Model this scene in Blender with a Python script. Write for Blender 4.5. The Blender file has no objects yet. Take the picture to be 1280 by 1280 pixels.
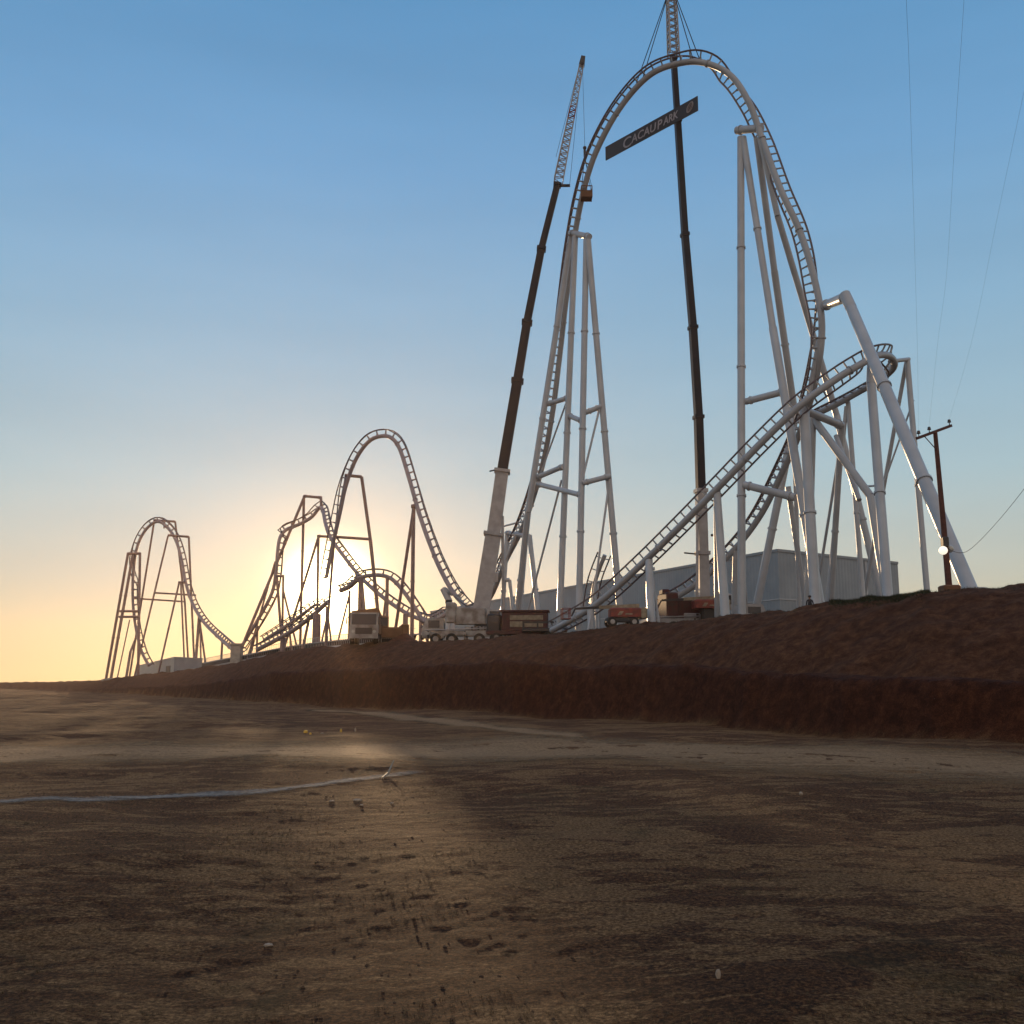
import bpy, math, random
import numpy as np
from mathutils import Vector, Matrix, noise
random.seed(7)
rng = np.random.default_rng(5)
scene = bpy.context.scene
COL = scene.collection
R = math.radians
# ---------------------------------------------------------------- camera model
PITCH = math.atan(213/1280); CP, SP = math.cos(PITCH), math.sin(PITCH)
CAMZ = 2.4
CR = Vector((1,0,0)); CU = Vector((0,-SP,CP)); CF = Vector((0,CP,SP))
def ray(px, py):
    u = (px-640)/1280; v = (640-py)/1280
    return Vector((u, CP - v*SP, SP + v*CP))
def at(px, py, Y):
    d = ray(px, py); t = Y/d.y
    return Vector((d.x*t, Y, CAMZ + d.z*t))
# ---------------------------------------------------------------- materials
def new_mat(name):
    m = bpy.data.materials.new(name); m.use_nodes = True
    nt = m.node_tree; b = nt.nodes['Principled BSDF']
    return m, nt, b
def paint(name, col, rough=.45, metal=0., var=.12, scale=1.2, spec=.5, dirt=None, bump=0.):
    m, nt, b = new_mat(name); N = nt.nodes; L = nt.links
    tc = N.new('ShaderNodeTexCoord'); n1 = N.new('ShaderNodeTexNoise')
    n1.inputs['Scale'].default_value = scale; n1.inputs['Detail'].default_value = 6
    L.new(tc.outputs['Object'], n1.inputs['Vector'])
    r = N.new('ShaderNodeValToRGB'); r.color_ramp.elements[0].position = .35; r.color_ramp.elements[1].position = .65
    d = dirt or tuple(c*(1-var*2) for c in col)
    r.color_ramp.elements[0].color = (*d, 1); r.color_ramp.elements[1].color = (*col, 1)
    L.new(n1.outputs['Fac'], r.inputs['Fac']); L.new(r.outputs['Color'], b.inputs['Base Color'])
    b.inputs['Roughness'].default_value = rough; b.inputs['Metallic'].default_value = metal
    b.inputs['Specular IOR Level'].default_value = spec
    if bump:
        bp = N.new('ShaderNodeBump'); bp.inputs['Strength'].default_value = bump
        L.new(n1.outputs['Fac'], bp.inputs['Height']); L.new(bp.outputs['Normal'], b.inputs['Normal'])
    return m
M = {}
HAZE = .00012
M['column'] = paint('support_paint', (.45,.48,.52), .30, var=.07, scale=.6)
M['track']  = paint('track_paint', (.38,.40,.43), .34, var=.08, scale=.6)
M['far_track']= paint('far_track_backlit', (.34,.29,.31), .42, var=.08)  # same grey track paint, with brown backlight and haze put into the colour
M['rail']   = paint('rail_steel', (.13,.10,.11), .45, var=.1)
M['far_col']= paint('far_support_backlit', (.28,.195,.19), .5, var=.1)  # grey support steel; reddish glare of the low sun painted into its colour
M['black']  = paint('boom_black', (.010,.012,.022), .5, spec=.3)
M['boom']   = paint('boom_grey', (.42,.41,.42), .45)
M['white']  = paint('vehicle_white', (.40,.39,.38), .4, dirt=(.19,.16,.14))
M['red']    = paint('vehicle_red', (.27,.050,.032), .55, dirt=(.15,.04,.03), scale=2.5)
M['dkred']  = paint('dark_red', (.09,.020,.018), .6, dirt=(.06,.03,.025), scale=2.5)
M['cream']  = paint('cream_panel', (.33,.28,.20), .6, dirt=(.20,.16,.11), scale=2.5)
M['rubber'] = paint('tyre_rubber', (.03,.028,.027), .85)
M['dark']   = paint('dark_steel', (.05,.045,.045), .55)
M['rust']   = paint('rusty_cage', (.17,.075,.035), .7)
M['yellow'] = paint('yellow_plastic', (.7,.42,.05), .5)
M['orange'] = paint('orange_plastic', (.65,.18,.03), .5)
M['wood']   = paint('pole_wood', (.11,.035,.025), .75, var=.2, scale=4)
M['wire']   = paint('wire', (.03,.03,.035), .9, spec=.1)
M['porcelain'] = paint('insulator', (.05,.035,.03), .25)
M['concrete'] = paint('concrete', (.42,.40,.37), .85, bump=.2)
M['stone']  = paint('pale_stone', (.36,.29,.22), .8, bump=.3)
M['banner'] = paint('banner_vinyl', (.022,.018,.02), .5)
M['letter'] = paint('banner_letter', (.38,.34,.36), .5)
M['cloth']  = paint('dark_clothing', (.035,.035,.045), .9)
M['skin']   = paint('skin', (.30,.16,.10), .6)
M['hivis']  = paint('reflective_vest', (.5,.22,.03), .8)
M['brownmach'] = paint('machine_brown', (.22,.11,.05), .55)
def glass_mat():
    m, nt, b = new_mat('window_glass'); b.inputs['Base Color'].default_value = (.03,.03,.035,1)
    b.inputs['Roughness'].default_value = .08; return m
M['glass'] = glass_mat()
def lamp_mat():
    m, nt, b = new_mat('lit_globe'); b.inputs['Base Color'].default_value = (.85,.82,.75,1)
    b.inputs['Emission Color'].default_value = (1,.86,.68,1); b.inputs['Emission Strength'].default_value = 1.1; return m
M['lamp'] = lamp_mat()
M['globe'] = paint('globe_glass', (.6,.6,.56), .2)
def cladding():
    m, nt, b = new_mat('metal_cladding'); N = nt.nodes; L = nt.links
    tc = N.new('ShaderNodeTexCoord'); w = N.new('ShaderNodeTexWave'); w.inputs['Scale'].default_value = .55
    w.wave_profile = 'TRI'; L.new(tc.outputs['UV'], w.inputs['Vector'])
    bp = N.new('ShaderNodeBump'); bp.inputs['Strength'].default_value = .35; bp.inputs['Distance'].default_value = .06
    L.new(w.outputs['Fac'], bp.inputs['Height']); L.new(bp.outputs['Normal'], b.inputs['Normal'])
    n = N.new('ShaderNodeTexNoise'); n.inputs['Scale'].default_value = .35; n.inputs['Detail'].default_value = 5
    L.new(tc.outputs['UV'], n.inputs['Vector'])
    r = N.new('ShaderNodeValToRGB'); r.color_ramp.elements[0].position=.3; r.color_ramp.elements[1].position=.7
    r.color_ramp.elements[0].color = (.22,.26,.30,1); r.color_ramp.elements[1].color = (.29,.33,.37,1)
    L.new(n.outputs['Fac'], r.inputs['Fac']); L.new(r.outputs['Color'], b.inputs['Base Color'])
    b.inputs['Roughness'].default_value = .45; return m
M['clad'] = cladding()
# ---------------------------------------------------------------- object helpers
def tag(o, label=None, cat=None, group=None, kind=None):
    if label: o['label'] = label
    if cat: o['category'] = cat
    if group: o['group'] = group
    if kind: o['kind'] = kind
    return o
def thing(name, label, cat, loc=(0,0,0), rz=0, group=None):
    o = bpy.data.objects.new(name, None); COL.objects.link(o)
    o.empty_display_size = .5
    o.location = loc; o.rotation_euler = (0,0,rz)
    return tag(o, label, cat, group)
class MB:
    def __init__(s): s.v = []; s.f = []; s.uv = {}
    def add(s, vs, fs):
        n = len(s.v); s.v += [Vector(v) for v in vs]; s.f += [tuple(i+n for i in f) for f in fs]
        return s
    def box(s, c, d, rot=None):
        x,y,z = (q/2 for q in d); c = Vector(c)
        vs = [Vector((i*x,j*y,k*z)) for i in (-1,1) for j in (-1,1) for k in (-1,1)]
        if rot is not None: vs = [rot @ v for v in vs]
        return s.add([c+v for v in vs], [(0,1,3,2),(4,6,7,5),(0,4,5,1),(2,3,7,6),(0,2,6,4),(1,5,7,3)])
    def bevbox(s, c, d, b=.06):
        # box with chamfered vertical and top edges
        x,y,z = (q/2 for q in d); c = Vector(c)
        def ring(zz, ins):
            X, Y = x-ins, y-ins
            return [(X-b,-Y,zz),(X,-Y+b,zz),(X,Y-b,zz),(X-b,Y,zz),(-X+b,Y,zz),(-X,Y-b,zz),(-X,-Y+b,zz),(-X+b,-Y,zz)]
        rs = [ring(-z,0), ring(z-b,0), ring(z,b)]
        vs = [c+Vector(p) for r in rs for p in r]; fs = [tuple(reversed(range(8))), tuple(range(16,24))]
        for k in range(2):
            for i in range(8): fs.append((k*8+i, k*8+(i+1)%8, k*8+8+(i+1)%8, k*8+8+i))
        return s.add(vs, fs)
    def tube(s, pts, r, n=10, cap=True):
        pts = [Vector(p) for p in pts]; k = len(pts)
        rs = r if isinstance(r,(list,tuple)) else [r]*k
        base = len(s.v); up = None
        for i,p in enumerate(pts):
            t = (pts[min(i+1,k-1)]-pts[max(i-1,0)]).normalized()
            if up is None:
                a = Vector((0,0,1)) if abs(t.z) < .9 else Vector((1,0,0))
                up = (a - t*a.dot(t)).normalized()
            else:
                up = (up - t*up.dot(t)).normalized()
            w = t.cross(up)
            for j in range(n):
                a = 2*math.pi*j/n
                s.v.append(p + (up*math.cos(a)+w*math.sin(a))*rs[i])
        for i in range(k-1):
            for j in range(n):
                a = base+i*n+j; b = base+i*n+(j+1)%n
                s.f.append((a,b,b+n,a+n))
        if cap:
            s.f.append(tuple(reversed(range(base,base+n)))); s.f.append(tuple(range(base+(k-1)*n, base+k*n)))
        return s
    def beam(s, a, b, w1, w2=None, h1=None, h2=None, side=None):
        a = Vector(a); b = Vector(b); w2 = w1 if w2 is None else w2; h1 = w1 if h1 is None else h1; h2 = (w2*h1/w1) if h2 is None else h2
        t = (b-a).normalized(); sd = Vector(side) if side is not None else Vector((1,0,0))
        sd = (sd - t*sd.dot(t)).normalized(); q = t.cross(sd)
        vs = []
        for p,w,h in ((a,w1,h1),(b,w2,h2)):
            for i,j in ((-1,-1),(1,-1),(1,1),(-1,1)): vs.append(p+sd*(i*w/2)+q*(j*h/2))
        return s.add(vs, [(3,2,1,0),(4,5,6,7),(0,1,5,4),(1,2,6,5),(2,3,7,6),(3,0,4,7)])
    def sphere(s, c, r, n=12, m=8, sc=(1,1,1)):
        c = Vector(c); vs = [c+Vector((0,0,r*sc[2]))]
        for i in range(1,m):
            ph = math.pi*i/m
            for j in range(n):
                th = 2*math.pi*j/n
                vs.append(c+Vector((r*sc[0]*math.sin(ph)*math.cos(th), r*sc[1]*math.sin(ph)*math.sin(th), r*sc[2]*math.cos(ph))))
        vs.append(c-Vector((0,0,r*sc[2])))
        fs = [(0,1+j,1+(j+1)%n) for j in range(n)]
        for i in range(m-2):
            for j in range(n):
                a=1+i*n+j; b=1+i*n+(j+1)%n; fs.append((a,a+n,b+n,b))
        l=len(vs)-1; o=1+(m-2)*n
        fs += [(l,o+(j+1)%n,o+j) for j in range(n)]
        return s.add(vs, fs)
    def build(s, name, mat, parent=None, world=False, smooth=False):
        me = bpy.data.meshes.new(name)
        off = Vector(parent.location) if (parent is not None and world) else Vector((0,0,0))
        if parent is not None and world:
            p = parent
            while p.parent is not None: p = p.parent; off += Vector(p.location)
        me.from_pydata([tuple(v-off) for v in s.v], [], s.f); me.update()
        if mat is not None: me.materials.append(mat)
        if smooth:
            me.polygons.foreach_set('use_smooth', [True]*len(me.polygons))
            try: me.set_sharp_from_angle(angle=R(40))
            except Exception: pass
        o = bpy.data.objects.new(name, me); COL.objects.link(o)
        if parent is not None: o.parent = parent
        return o
# ---------------------------------------------------------------- terrain
KX   = np.array([-500,   0,  100, 165, 250, 340, 430, 640, 800, 925,1050,1160,1280,1700.])
KTOE = np.array([ 420, 400,  270, 205, 160, 120, 102,  77,  65,  55,  48,  44,  41,  33.])
KBZ  = np.array([ .1,   .3,   .5, 1.1, 2.0, 3.3, 3.7, 3.9, 3.4, 3.0, 2.7, 2.5, 2.35, 2.3])
KCPX = np.array([ 856, 853.3,851.5,846, 836, 819, 806, 796, 783, 777, 757, 744, 738, 720.])
KCY  = np.array([ 460, 430,  300, 240, 190, 142, 120,  95,  81,  71,  65,  61,  58,  52.])
KS = (KX-640)/1289.
KCZ = CAMZ + KCY*(853.2-KCPX)/1280
def sm(t): t = np.clip(t,0,1); return t*t*(3-2*t)
def base_z(X, Y):
    X = np.asarray(X,float); Y = np.asarray(Y,float)
    s = X/np.maximum(Y,12.)
    toe = np.interp(s,KS,KTOE); bz = np.interp(s,KS,KBZ); cy = np.interp(s,KS,KCY); cz = np.interp(s,KS,KCZ)
    b1 = toe + bz*.75; b2 = b1 + 2.2
    z = np.zeros_like(X)
    z = bz*sm((Y-toe)/np.maximum(b1-toe,.5))
    z = np.where(Y>b1, bz+.12*(Y-b1)/2.2, z)
    t = np.clip((Y-b2)/np.maximum(cy-b2,1.),0,1)
    up = bz+.12+(cz-bz-.12)*(1-(1-t)**1.7)
    z = np.where(Y>b2, up, z)
    z = np.where(Y>cy, cz-.25*sm((Y-cy)/8), z)
    z = z*(1-sm((Y-480)/400))
    bank = sm((Y-toe+.6)/1.2)
    return z, bank, toe, cy
def detail(x,y,bank):
    r = math.hypot(x,y)
    v = Vector((x,y,0))
    z = .22*noise.noise(v*.045)*min(1,r/12)
    z += .30*noise.noise(v*.095+Vector((3,1,0)))+.13*noise.noise(v*.24+Vector((1,6,2)))
    if r < 140: z += .035*noise.noise(v*.7+Vector((0,7,2)))
    if r < 60:
        z += .011*noise.noise(v*2.1+Vector((5,2,9)))+.012*noise.noise(v*5.1)
    if bank > .01:
        z += bank*(.26*noise.noise(Vector((x*.5,y*.5,4)))+.10*noise.noise(Vector((x*1.3,y*1.3,1)))+.09*abs(noise.noise(Vector((x*3.1,y*3.1,6)))))
    return z
def ground(x,y):
    z,b,_,_ = base_z([x],[y]); return float(z[0]) + detail(x,y,float(b[0]))
def foot(px, Y, py=790):
    d = ray(px,py); X = d.x/d.y*Y
    return Vector((X, Y, ground(X,Y)))
def make_ground():
    fa = np.linspace(-36,36,620)
    ang = np.concatenate([fa, np.linspace(36,324,74)[1:-1]])
    ang = np.radians(ang)
    rad = np.concatenate([[1.5,2.5,3.5,4.5], np.geomspace(5.5,300,620), np.geomspace(300,1550,40)[1:]])
    A, RR = np.meshgrid(ang, rad)
    X = RR*np.sin(A); Y = RR*np.cos(A)
    Z, B, toe, cy = base_z(X, Y)
    xs, ys, bs = X.ravel(), Y.ravel(), B.ravel()
    D = np.array([detail(x,y,b) if r<700 else 0. for x,y,b,r in zip(xs,ys,bs,RR.ravel())])
    zs = Z.ravel()+D
    n = len(ang); m = len(rad)
    vs = np.stack([xs,ys,zs],1)
    c = len(vs); vs = np.vstack([vs, [[0,0,ground(0,0.01)]]])
    i = np.arange(m-1)[:,None]; j = np.arange(n)[None,:]; j2 = (j+1)%n
    q = np.stack([i*n+j, i*n+j2, (i+1)*n+j2, (i+1)*n+j], -1).reshape(-1,4)[:, ::-1]
    faces = q.tolist() + [(c,(k+1)%n,k) for k in range(n)]
    me = bpy.data.meshes.new('ground'); me.from_pydata(vs.tolist(), [], faces); me.update()
    me.polygons.foreach_set('use_smooth', [True]*len(me.polygons))
    at_ = me.attributes.new('bank','FLOAT','POINT')
    at_.data.foreach_set('value', np.append(bs,0).astype(np.float32))
    bz_ = np.interp(X/np.maximum(Y,12.),KS,KBZ)
    u_ = (.9*sm((Y-(toe+bz_*.75+.9))/1.5)*B).ravel()
    a3 = me.attributes.new('upper','FLOAT','POINT'); a3.data.foreach_set('value', np.append(u_,0).astype(np.float32))
    o = bpy.data.objects.new('ground', me); COL.objects.link(o); tag(o, kind='structure')
    return o
def soil_mat():
    m, nt, b = new_mat('soil_and_dry_grass'); N = nt.nodes; L = nt.links
    tc = N.new('ShaderNodeTexCoord')
    def nz(scale, detail=8, rough=.6, dist=0., stretch=None):
        n = N.new('ShaderNodeTexNoise'); n.inputs['Scale'].default_value = scale; n.inputs['Detail'].default_value = detail
        n.inputs['Roughness'].default_value = rough; n.inputs['Distortion'].default_value = dist
        if stretch:
            mp = N.new('ShaderNodeMapping'); mp.inputs['Scale'].default_value = stretch[0]; mp.inputs['Rotation'].default_value = (0,0,stretch[1])
            L.new(tc.outputs['Object'], mp.inputs['Vector']); L.new(mp.outputs['Vector'], n.inputs['Vector'])
        else: L.new(tc.outputs['Object'], n.inputs['Vector'])
        return n
    def ramp(src, stops):
        r = N.new('ShaderNodeValToRGB'); e = r.color_ramp.elements
        e[0].position, e[0].color = stops[0][0], (*stops[0][1],1); e[1].position, e[1].color = stops[-1][0], (*stops[-1][1],1)
        for p,c in stops[1:-1]: q = e.new(p); q.color = (*c,1)
        L.new(src, r.inputs['Fac']); return r
    def mix(f, a, bb, mode='MIX'):
        x = N.new('ShaderNodeMix'); x.data_type = 'RGBA'; x.blend_type = mode
        if hasattr(f,'is_output') or not isinstance(f,float): L.new(f, x.inputs[0])
        else: x.inputs[0].default_value = f
        L.new(a, x.inputs[6]); L.new(bb, x.inputs[7]); return x.outputs[2]
    big = nz(.21, 8, .74, 1.0, ((.7,1.15,1),.5)); mid = nz(1.1, 10, .75, 1.0, ((.6,1.5,1),.1)); fine = nz(22, 8, .8)
    dark = ramp(fine.outputs['Fac'], [(.39,(.014,.0055,.002)),(.5,(.075,.031,.0115)),(.61,(.25,.115,.047))])
    straw = ramp(fine.outputs['Fac'], [(.38,(.045,.020,.008)),(.5,(.18,.095,.040)),(.62,(.44,.26,.12))])
    pm = N.new('ShaderNodeMath'); pm.operation='ADD'; L.new(big.outputs['Fac'],pm.inputs[0])
    pm2 = N.new('ShaderNodeMath'); pm2.operation='MULTIPLY'; pm2.inputs[1].default_value=.95; L.new(mid.outputs['Fac'],pm2.inputs[0]); L.new(pm2.outputs[0],pm.inputs[1])
    mask = ramp(pm.outputs[0], [(.96,(0,0,0)),(1.28,(1,1,1))])
    c = mix(mask.outputs['Color'], dark.outputs['Color'], straw.outputs['Color'])
    gm = nz(.35, 8, .72, .8); gmr = ramp(gm.outputs['Fac'], [(.56,(0,0,0)),(.70,(.75,.75,.75))])
    green = ramp(fine.outputs['Fac'], [(.36,(.016,.012,.004)),(.64,(.075,.052,.018))])
    c = mix(gmr.outputs['Color'], c, green.outputs['Color'])
    at_ = N.new('ShaderNodeAttribute'); at_.attribute_name = 'bank'
    redn = nz(1.6, 8, .75, .3)
    redf = N.new('ShaderNodeMath'); redf.operation='ADD'; h1 = N.new('ShaderNodeMath'); h1.operation='MULTIPLY'; h1.inputs[1].default_value=.5
    L.new(redn.outputs['Fac'],h1.inputs[0]); h2 = N.new('ShaderNodeMath'); h2.operation='MULTIPLY'; h2.inputs[1].default_value=.5
    L.new(fine.outputs['Fac'],h2.inputs[0]); L.new(h1.outputs[0],redf.inputs[0]); L.new(h2.outputs[0],redf.inputs[1])
    red = ramp(redf.outputs[0], [(.37,(.010,.003,.0014)),(.5,(.050,.016,.0075)),(.63,(.13,.048,.021))])
    c = mix(at_.outputs['Fac'], c, red.outputs['Color'])
    a2 = N.new('ShaderNodeAttribute'); a2.attribute_name = 'upper'
    br_ = ramp(redf.outputs[0], [(.37,(.018,.007,.0032)),(.5,(.080,.033,.016)),(.63,(.19,.090,.044))])
    c = mix(a2.outputs['Fac'], c, br_.outputs['Color'])
    L.new(c, b.inputs['Base Color']); b.inputs['Roughness'].default_value = .95; b.inputs['Specular IOR Level'].default_value = .15
    bp = N.new('ShaderNodeBump'); bp.inputs['Strength'].default_value = 1.0; bp.inputs['Distance'].default_value = .12
    bn = nz(3.5, 12, .78); L.new(bn.outputs['Fac'], bp.inputs['Height']); L.new(bp.outputs['Normal'], b.inputs['Normal'])
    return m
gnd = make_ground(); gnd.data.materials.append(soil_mat())
# draped strips: tracks and paths
def strip_mat(name, c0, c1, c2, lo, hi):
    m, nt, b = new_mat(name); N = nt.nodes; L = nt.links
    tc = N.new('ShaderNodeTexCoord')
    n = N.new('ShaderNodeTexNoise'); n.inputs['Scale'].default_value = 9; n.inputs['Detail'].default_value = 8; n.inputs['Roughness'].default_value=.7
    L.new(tc.outputs['Object'], n.inputs['Vector'])
    r = N.new('ShaderNodeValToRGB'); e = r.color_ramp.elements
    e[0].position=.3; e[0].color=(*c0,1); e[1].position=.72; e[1].color=(*c2,1); q=e.new(.5); q.color=(*c1,1)
    L.new(n.outputs['Fac'], r.inputs['Fac']); L.new(r.outputs['Color'], b.inputs['Base Color'])
    b.inputs['Roughness'].default_value=.9; b.inputs['Specular IOR Level'].default_value=.2
    a = N.new('ShaderNodeAttribute'); a.attribute_name='edge'
    n2 = N.new('ShaderNodeTexNoise'); n2.inputs['Scale'].default_value=1.1; n2.inputs['Detail'].default_value=9; n2.inputs['Roughness'].default_value=.72
    mp = N.new('ShaderNodeMapping'); mp.inputs['Scale'].default_value=(.35,1.6,1); mp.inputs['Rotation'].default_value=(0,0,.12)
    L.new(tc.outputs['Object'], mp.inputs['Vector']); L.new(mp.outputs['Vector'], n2.inputs['Vector'])
    ad = N.new('ShaderNodeMath'); ad.operation='MULTIPLY_ADD'; ad.inputs[1].default_value=1.0
    L.new(a.outputs['Fac'], ad.inputs[0]); L.new(n2.outputs['Fac'], ad.inputs[2])
    mr = N.new('ShaderNodeMapRange'); mr.inputs['From Min'].default_value=lo; mr.inputs['From Max'].default_value=hi
    L.new(ad.outputs[0], mr.inputs['Value']); L.new(mr.outputs['Result'], b.inputs['Alpha'])
    bp = N.new('ShaderNodeBump'); bp.inputs['Strength'].default_value=.6; bp.inputs['Distance'].default_value=.03
    L.new(n.outputs['Fac'], bp.inputs['Height']); L.new(bp.outputs['Normal'], b.inputs['Normal'])
    return m
def gpt(px, py):       # pixel on the flat field -> plan position
    d = ray(px,py); t = -CAMZ/d.z; return (d.x*t, d.y*t)
def catmull(P, n):
    out = []
    P = [np.array(p,float) for p in P]; Q = [2*P[0]-P[1]]+P+[2*P[-1]-P[-2]]
    for i in range(1,len(Q)-2):
        for k in range(n):
            t = k/n
            out.append(.5*((2*Q[i])+(-Q[i-1]+Q[i+1])*t+(2*Q[i-1]-5*Q[i]+4*Q[i+1]-Q[i+2])*t*t+(-Q[i-1]+3*Q[i]-3*Q[i+1]+Q[i+2])*t**3))
    out.append(P[-1]); return out
def strip(name, cl, mat, lift, n=60, w=14):
    # cl: list of (px, py_far, py_near) edges of the strip on the field
    P = [list(gpt(x,a))+list(gpt(x,c)) for x,a,c in cl]
    S = catmull(P, n)
    vs=[]; ed=[]
    for q in S:
        row=len(vs)//(w+1); ee=sm(min(row,len(S)-1-row)/(len(S)*.12))
        for k in range(w+1):
            t=k/w; x=q[0]*(1-t)+q[2]*t; y=q[1]*(1-t)+q[3]*t
            vs.append((x,y,ground(x,y)+lift)); ed.append(float(4*t*(1-t)*ee))
    fs=[(i*(w+1)+k, (i+1)*(w+1)+k, (i+1)*(w+1)+k+1, i*(w+1)+k+1) for i in range(len(S)-1) for k in range(w)]
    me = bpy.data.meshes.new(name); me.from_pydata(vs,[],fs); me.update()
    if me.polygons[0].normal.z<0: me.flip_normals()
    me.polygons.foreach_set('use_smooth',[True]*len(me.polygons))
    a = me.attributes.new('edge','FLOAT','POINT'); a.data.foreach_set('value', ed)
    me.materials.append(mat); o = bpy.data.objects.new(name, me); COL.objects.link(o); return tag(o, kind='structure')
road_m = strip_mat('dusty_road', (.10,.05,.023),(.25,.148,.07),(.42,.275,.145), .82, 1.45)
path_m = strip_mat('pale_path', (.10,.088,.075),(.19,.175,.16),(.36,.335,.31), 1.08, 1.62)
strip('dirt_road', [(-420,928,964),(-60,926,962),(140,926,960),(300,924,966),(450,922,974),(640,917,972),(760,918,974),(900,924,984),(1100,930,992),(1340,936,1006),(1700,944,1020)], road_m, .012)
strip('dirt_track', [(366,884,890),(430,888,894),(520,894,903),(600,902,914),(680,908,926),(760,914,934)], road_m, .02)
strip('footpath', [(-420,1008,1022),(-60,1001,1012),(60,997,1006),(110,997,1008),(200,992,1001),(300,989,998),(380,982,990),(430,973,982),(500,967,974),(580,962,967)], path_m, .018)
# ---------------------------------------------------------------- grass tufts and clods
def grass():
    vs=[]; fs=[]
    def tuft(x,y,z,h,w,nb):
        for k in range(nb):
            a = random.uniform(0,6.283); le = random.uniform(.3,1.1)*h; hh = h*random.uniform(.5,1.1)
            dx,dy = math.cos(a), math.sin(a); ox=random.gauss(0,w*3); oy=random.gauss(0,w*3)
            n=len(vs)
            vs.extend([(x+ox-dy*w,y+oy+dx*w,z-.01),(x+ox+dy*w,y+oy-dx*w,z-.01),(x+ox+dx*le,y+oy+dy*le,z+hh)]); fs.append((n,n+1,n+2))
    cnt=0
    while cnt < 15000:
        Y = 7.2*(38/7.2)**(random.random()**.85); s = random.uniform(-.56,.56); x=s*Y
        d = noise.noise(Vector((x*.35,Y*.35,3)))+.5*noise.noise(Vector((x*1.4,Y*1.4,8)))
        if d < random.uniform(-.15,.45): continue
        z = ground(x,Y); cnt+=1
        tuft(x,Y,z,random.uniform(.015,.04),.0024*(1+Y/25),4)
    me=bpy.data.meshes.new('dry_grass'); me.from_pydata(vs,[],fs); me.update()
    me.materials.append(paint('dry_grass_blades',(.16,.105,.05),.9,var=.2,scale=2.5,dirt=(.05,.04,.018)))
    o=bpy.data.objects.new('dry_grass',me); COL.objects.link(o)
    tag(o,'short dry grass scattered over the near brown field','grass',kind='stuff')
    # weeds along the crest of the bank
    vs=[]; fs=[]
    for k in range(9000):
        px = random.uniform(1040,1165) if random.random()<.8 else random.uniform(540,1290)
        s=(px-640)/1289; cy=float(np.interp(s,KS,KCY)); Y=cy+random.gauss(-1.2,1.3); x=s*Y; z=ground(x,Y)
        tuft(x,Y,z,random.uniform(.06,.24) if px>1040 and px<1165 else random.uniform(.04,.15),.012,3)
    me=bpy.data.meshes.new('weeds'); me.from_pydata(vs,[],fs); me.update()
    me.materials.append(paint('weed_blades',(.035,.042,.014),.9,var=.2,scale=2.5))
    o=bpy.data.objects.new('weeds',me); COL.objects.link(o)
    tag(o,'dark green weeds along the top edge of the red bank','weeds',kind='stuff')
    # clods
    mb=MB()
    for k in range(1300):
        Y = 7.2*(60/7.2)**(random.random()); s=random.uniform(-.56,.56); x=s*Y; r=random.uniform(.005,.02)*(1+Y/45)
        z=ground(x,Y); c=Vector((x,Y,z+r*.2))
        p=[c+Vector((random.uniform(.6,1.2)*r*a,random.uniform(.6,1.2)*r*b,random.uniform(.4,.9)*r*d)) for a,b,d in ((1,0,0),(0,1,0),(-1,0,0),(0,-1,0),(0,0,1),(0,0,-1))]
        mb.add(p,[(0,1,4),(1,2,4),(2,3,4),(3,0,4),(1,0,5),(2,1,5),(3,2,5),(0,3,5)])
    o=mb.build('soil_clods',paint('clod_soil',(.11,.065,.036),.95,var=.25,scale=1.5)); tag(o,'small clods of dry soil strewn over the field','soil clods',kind='stuff')
grass()
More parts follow.
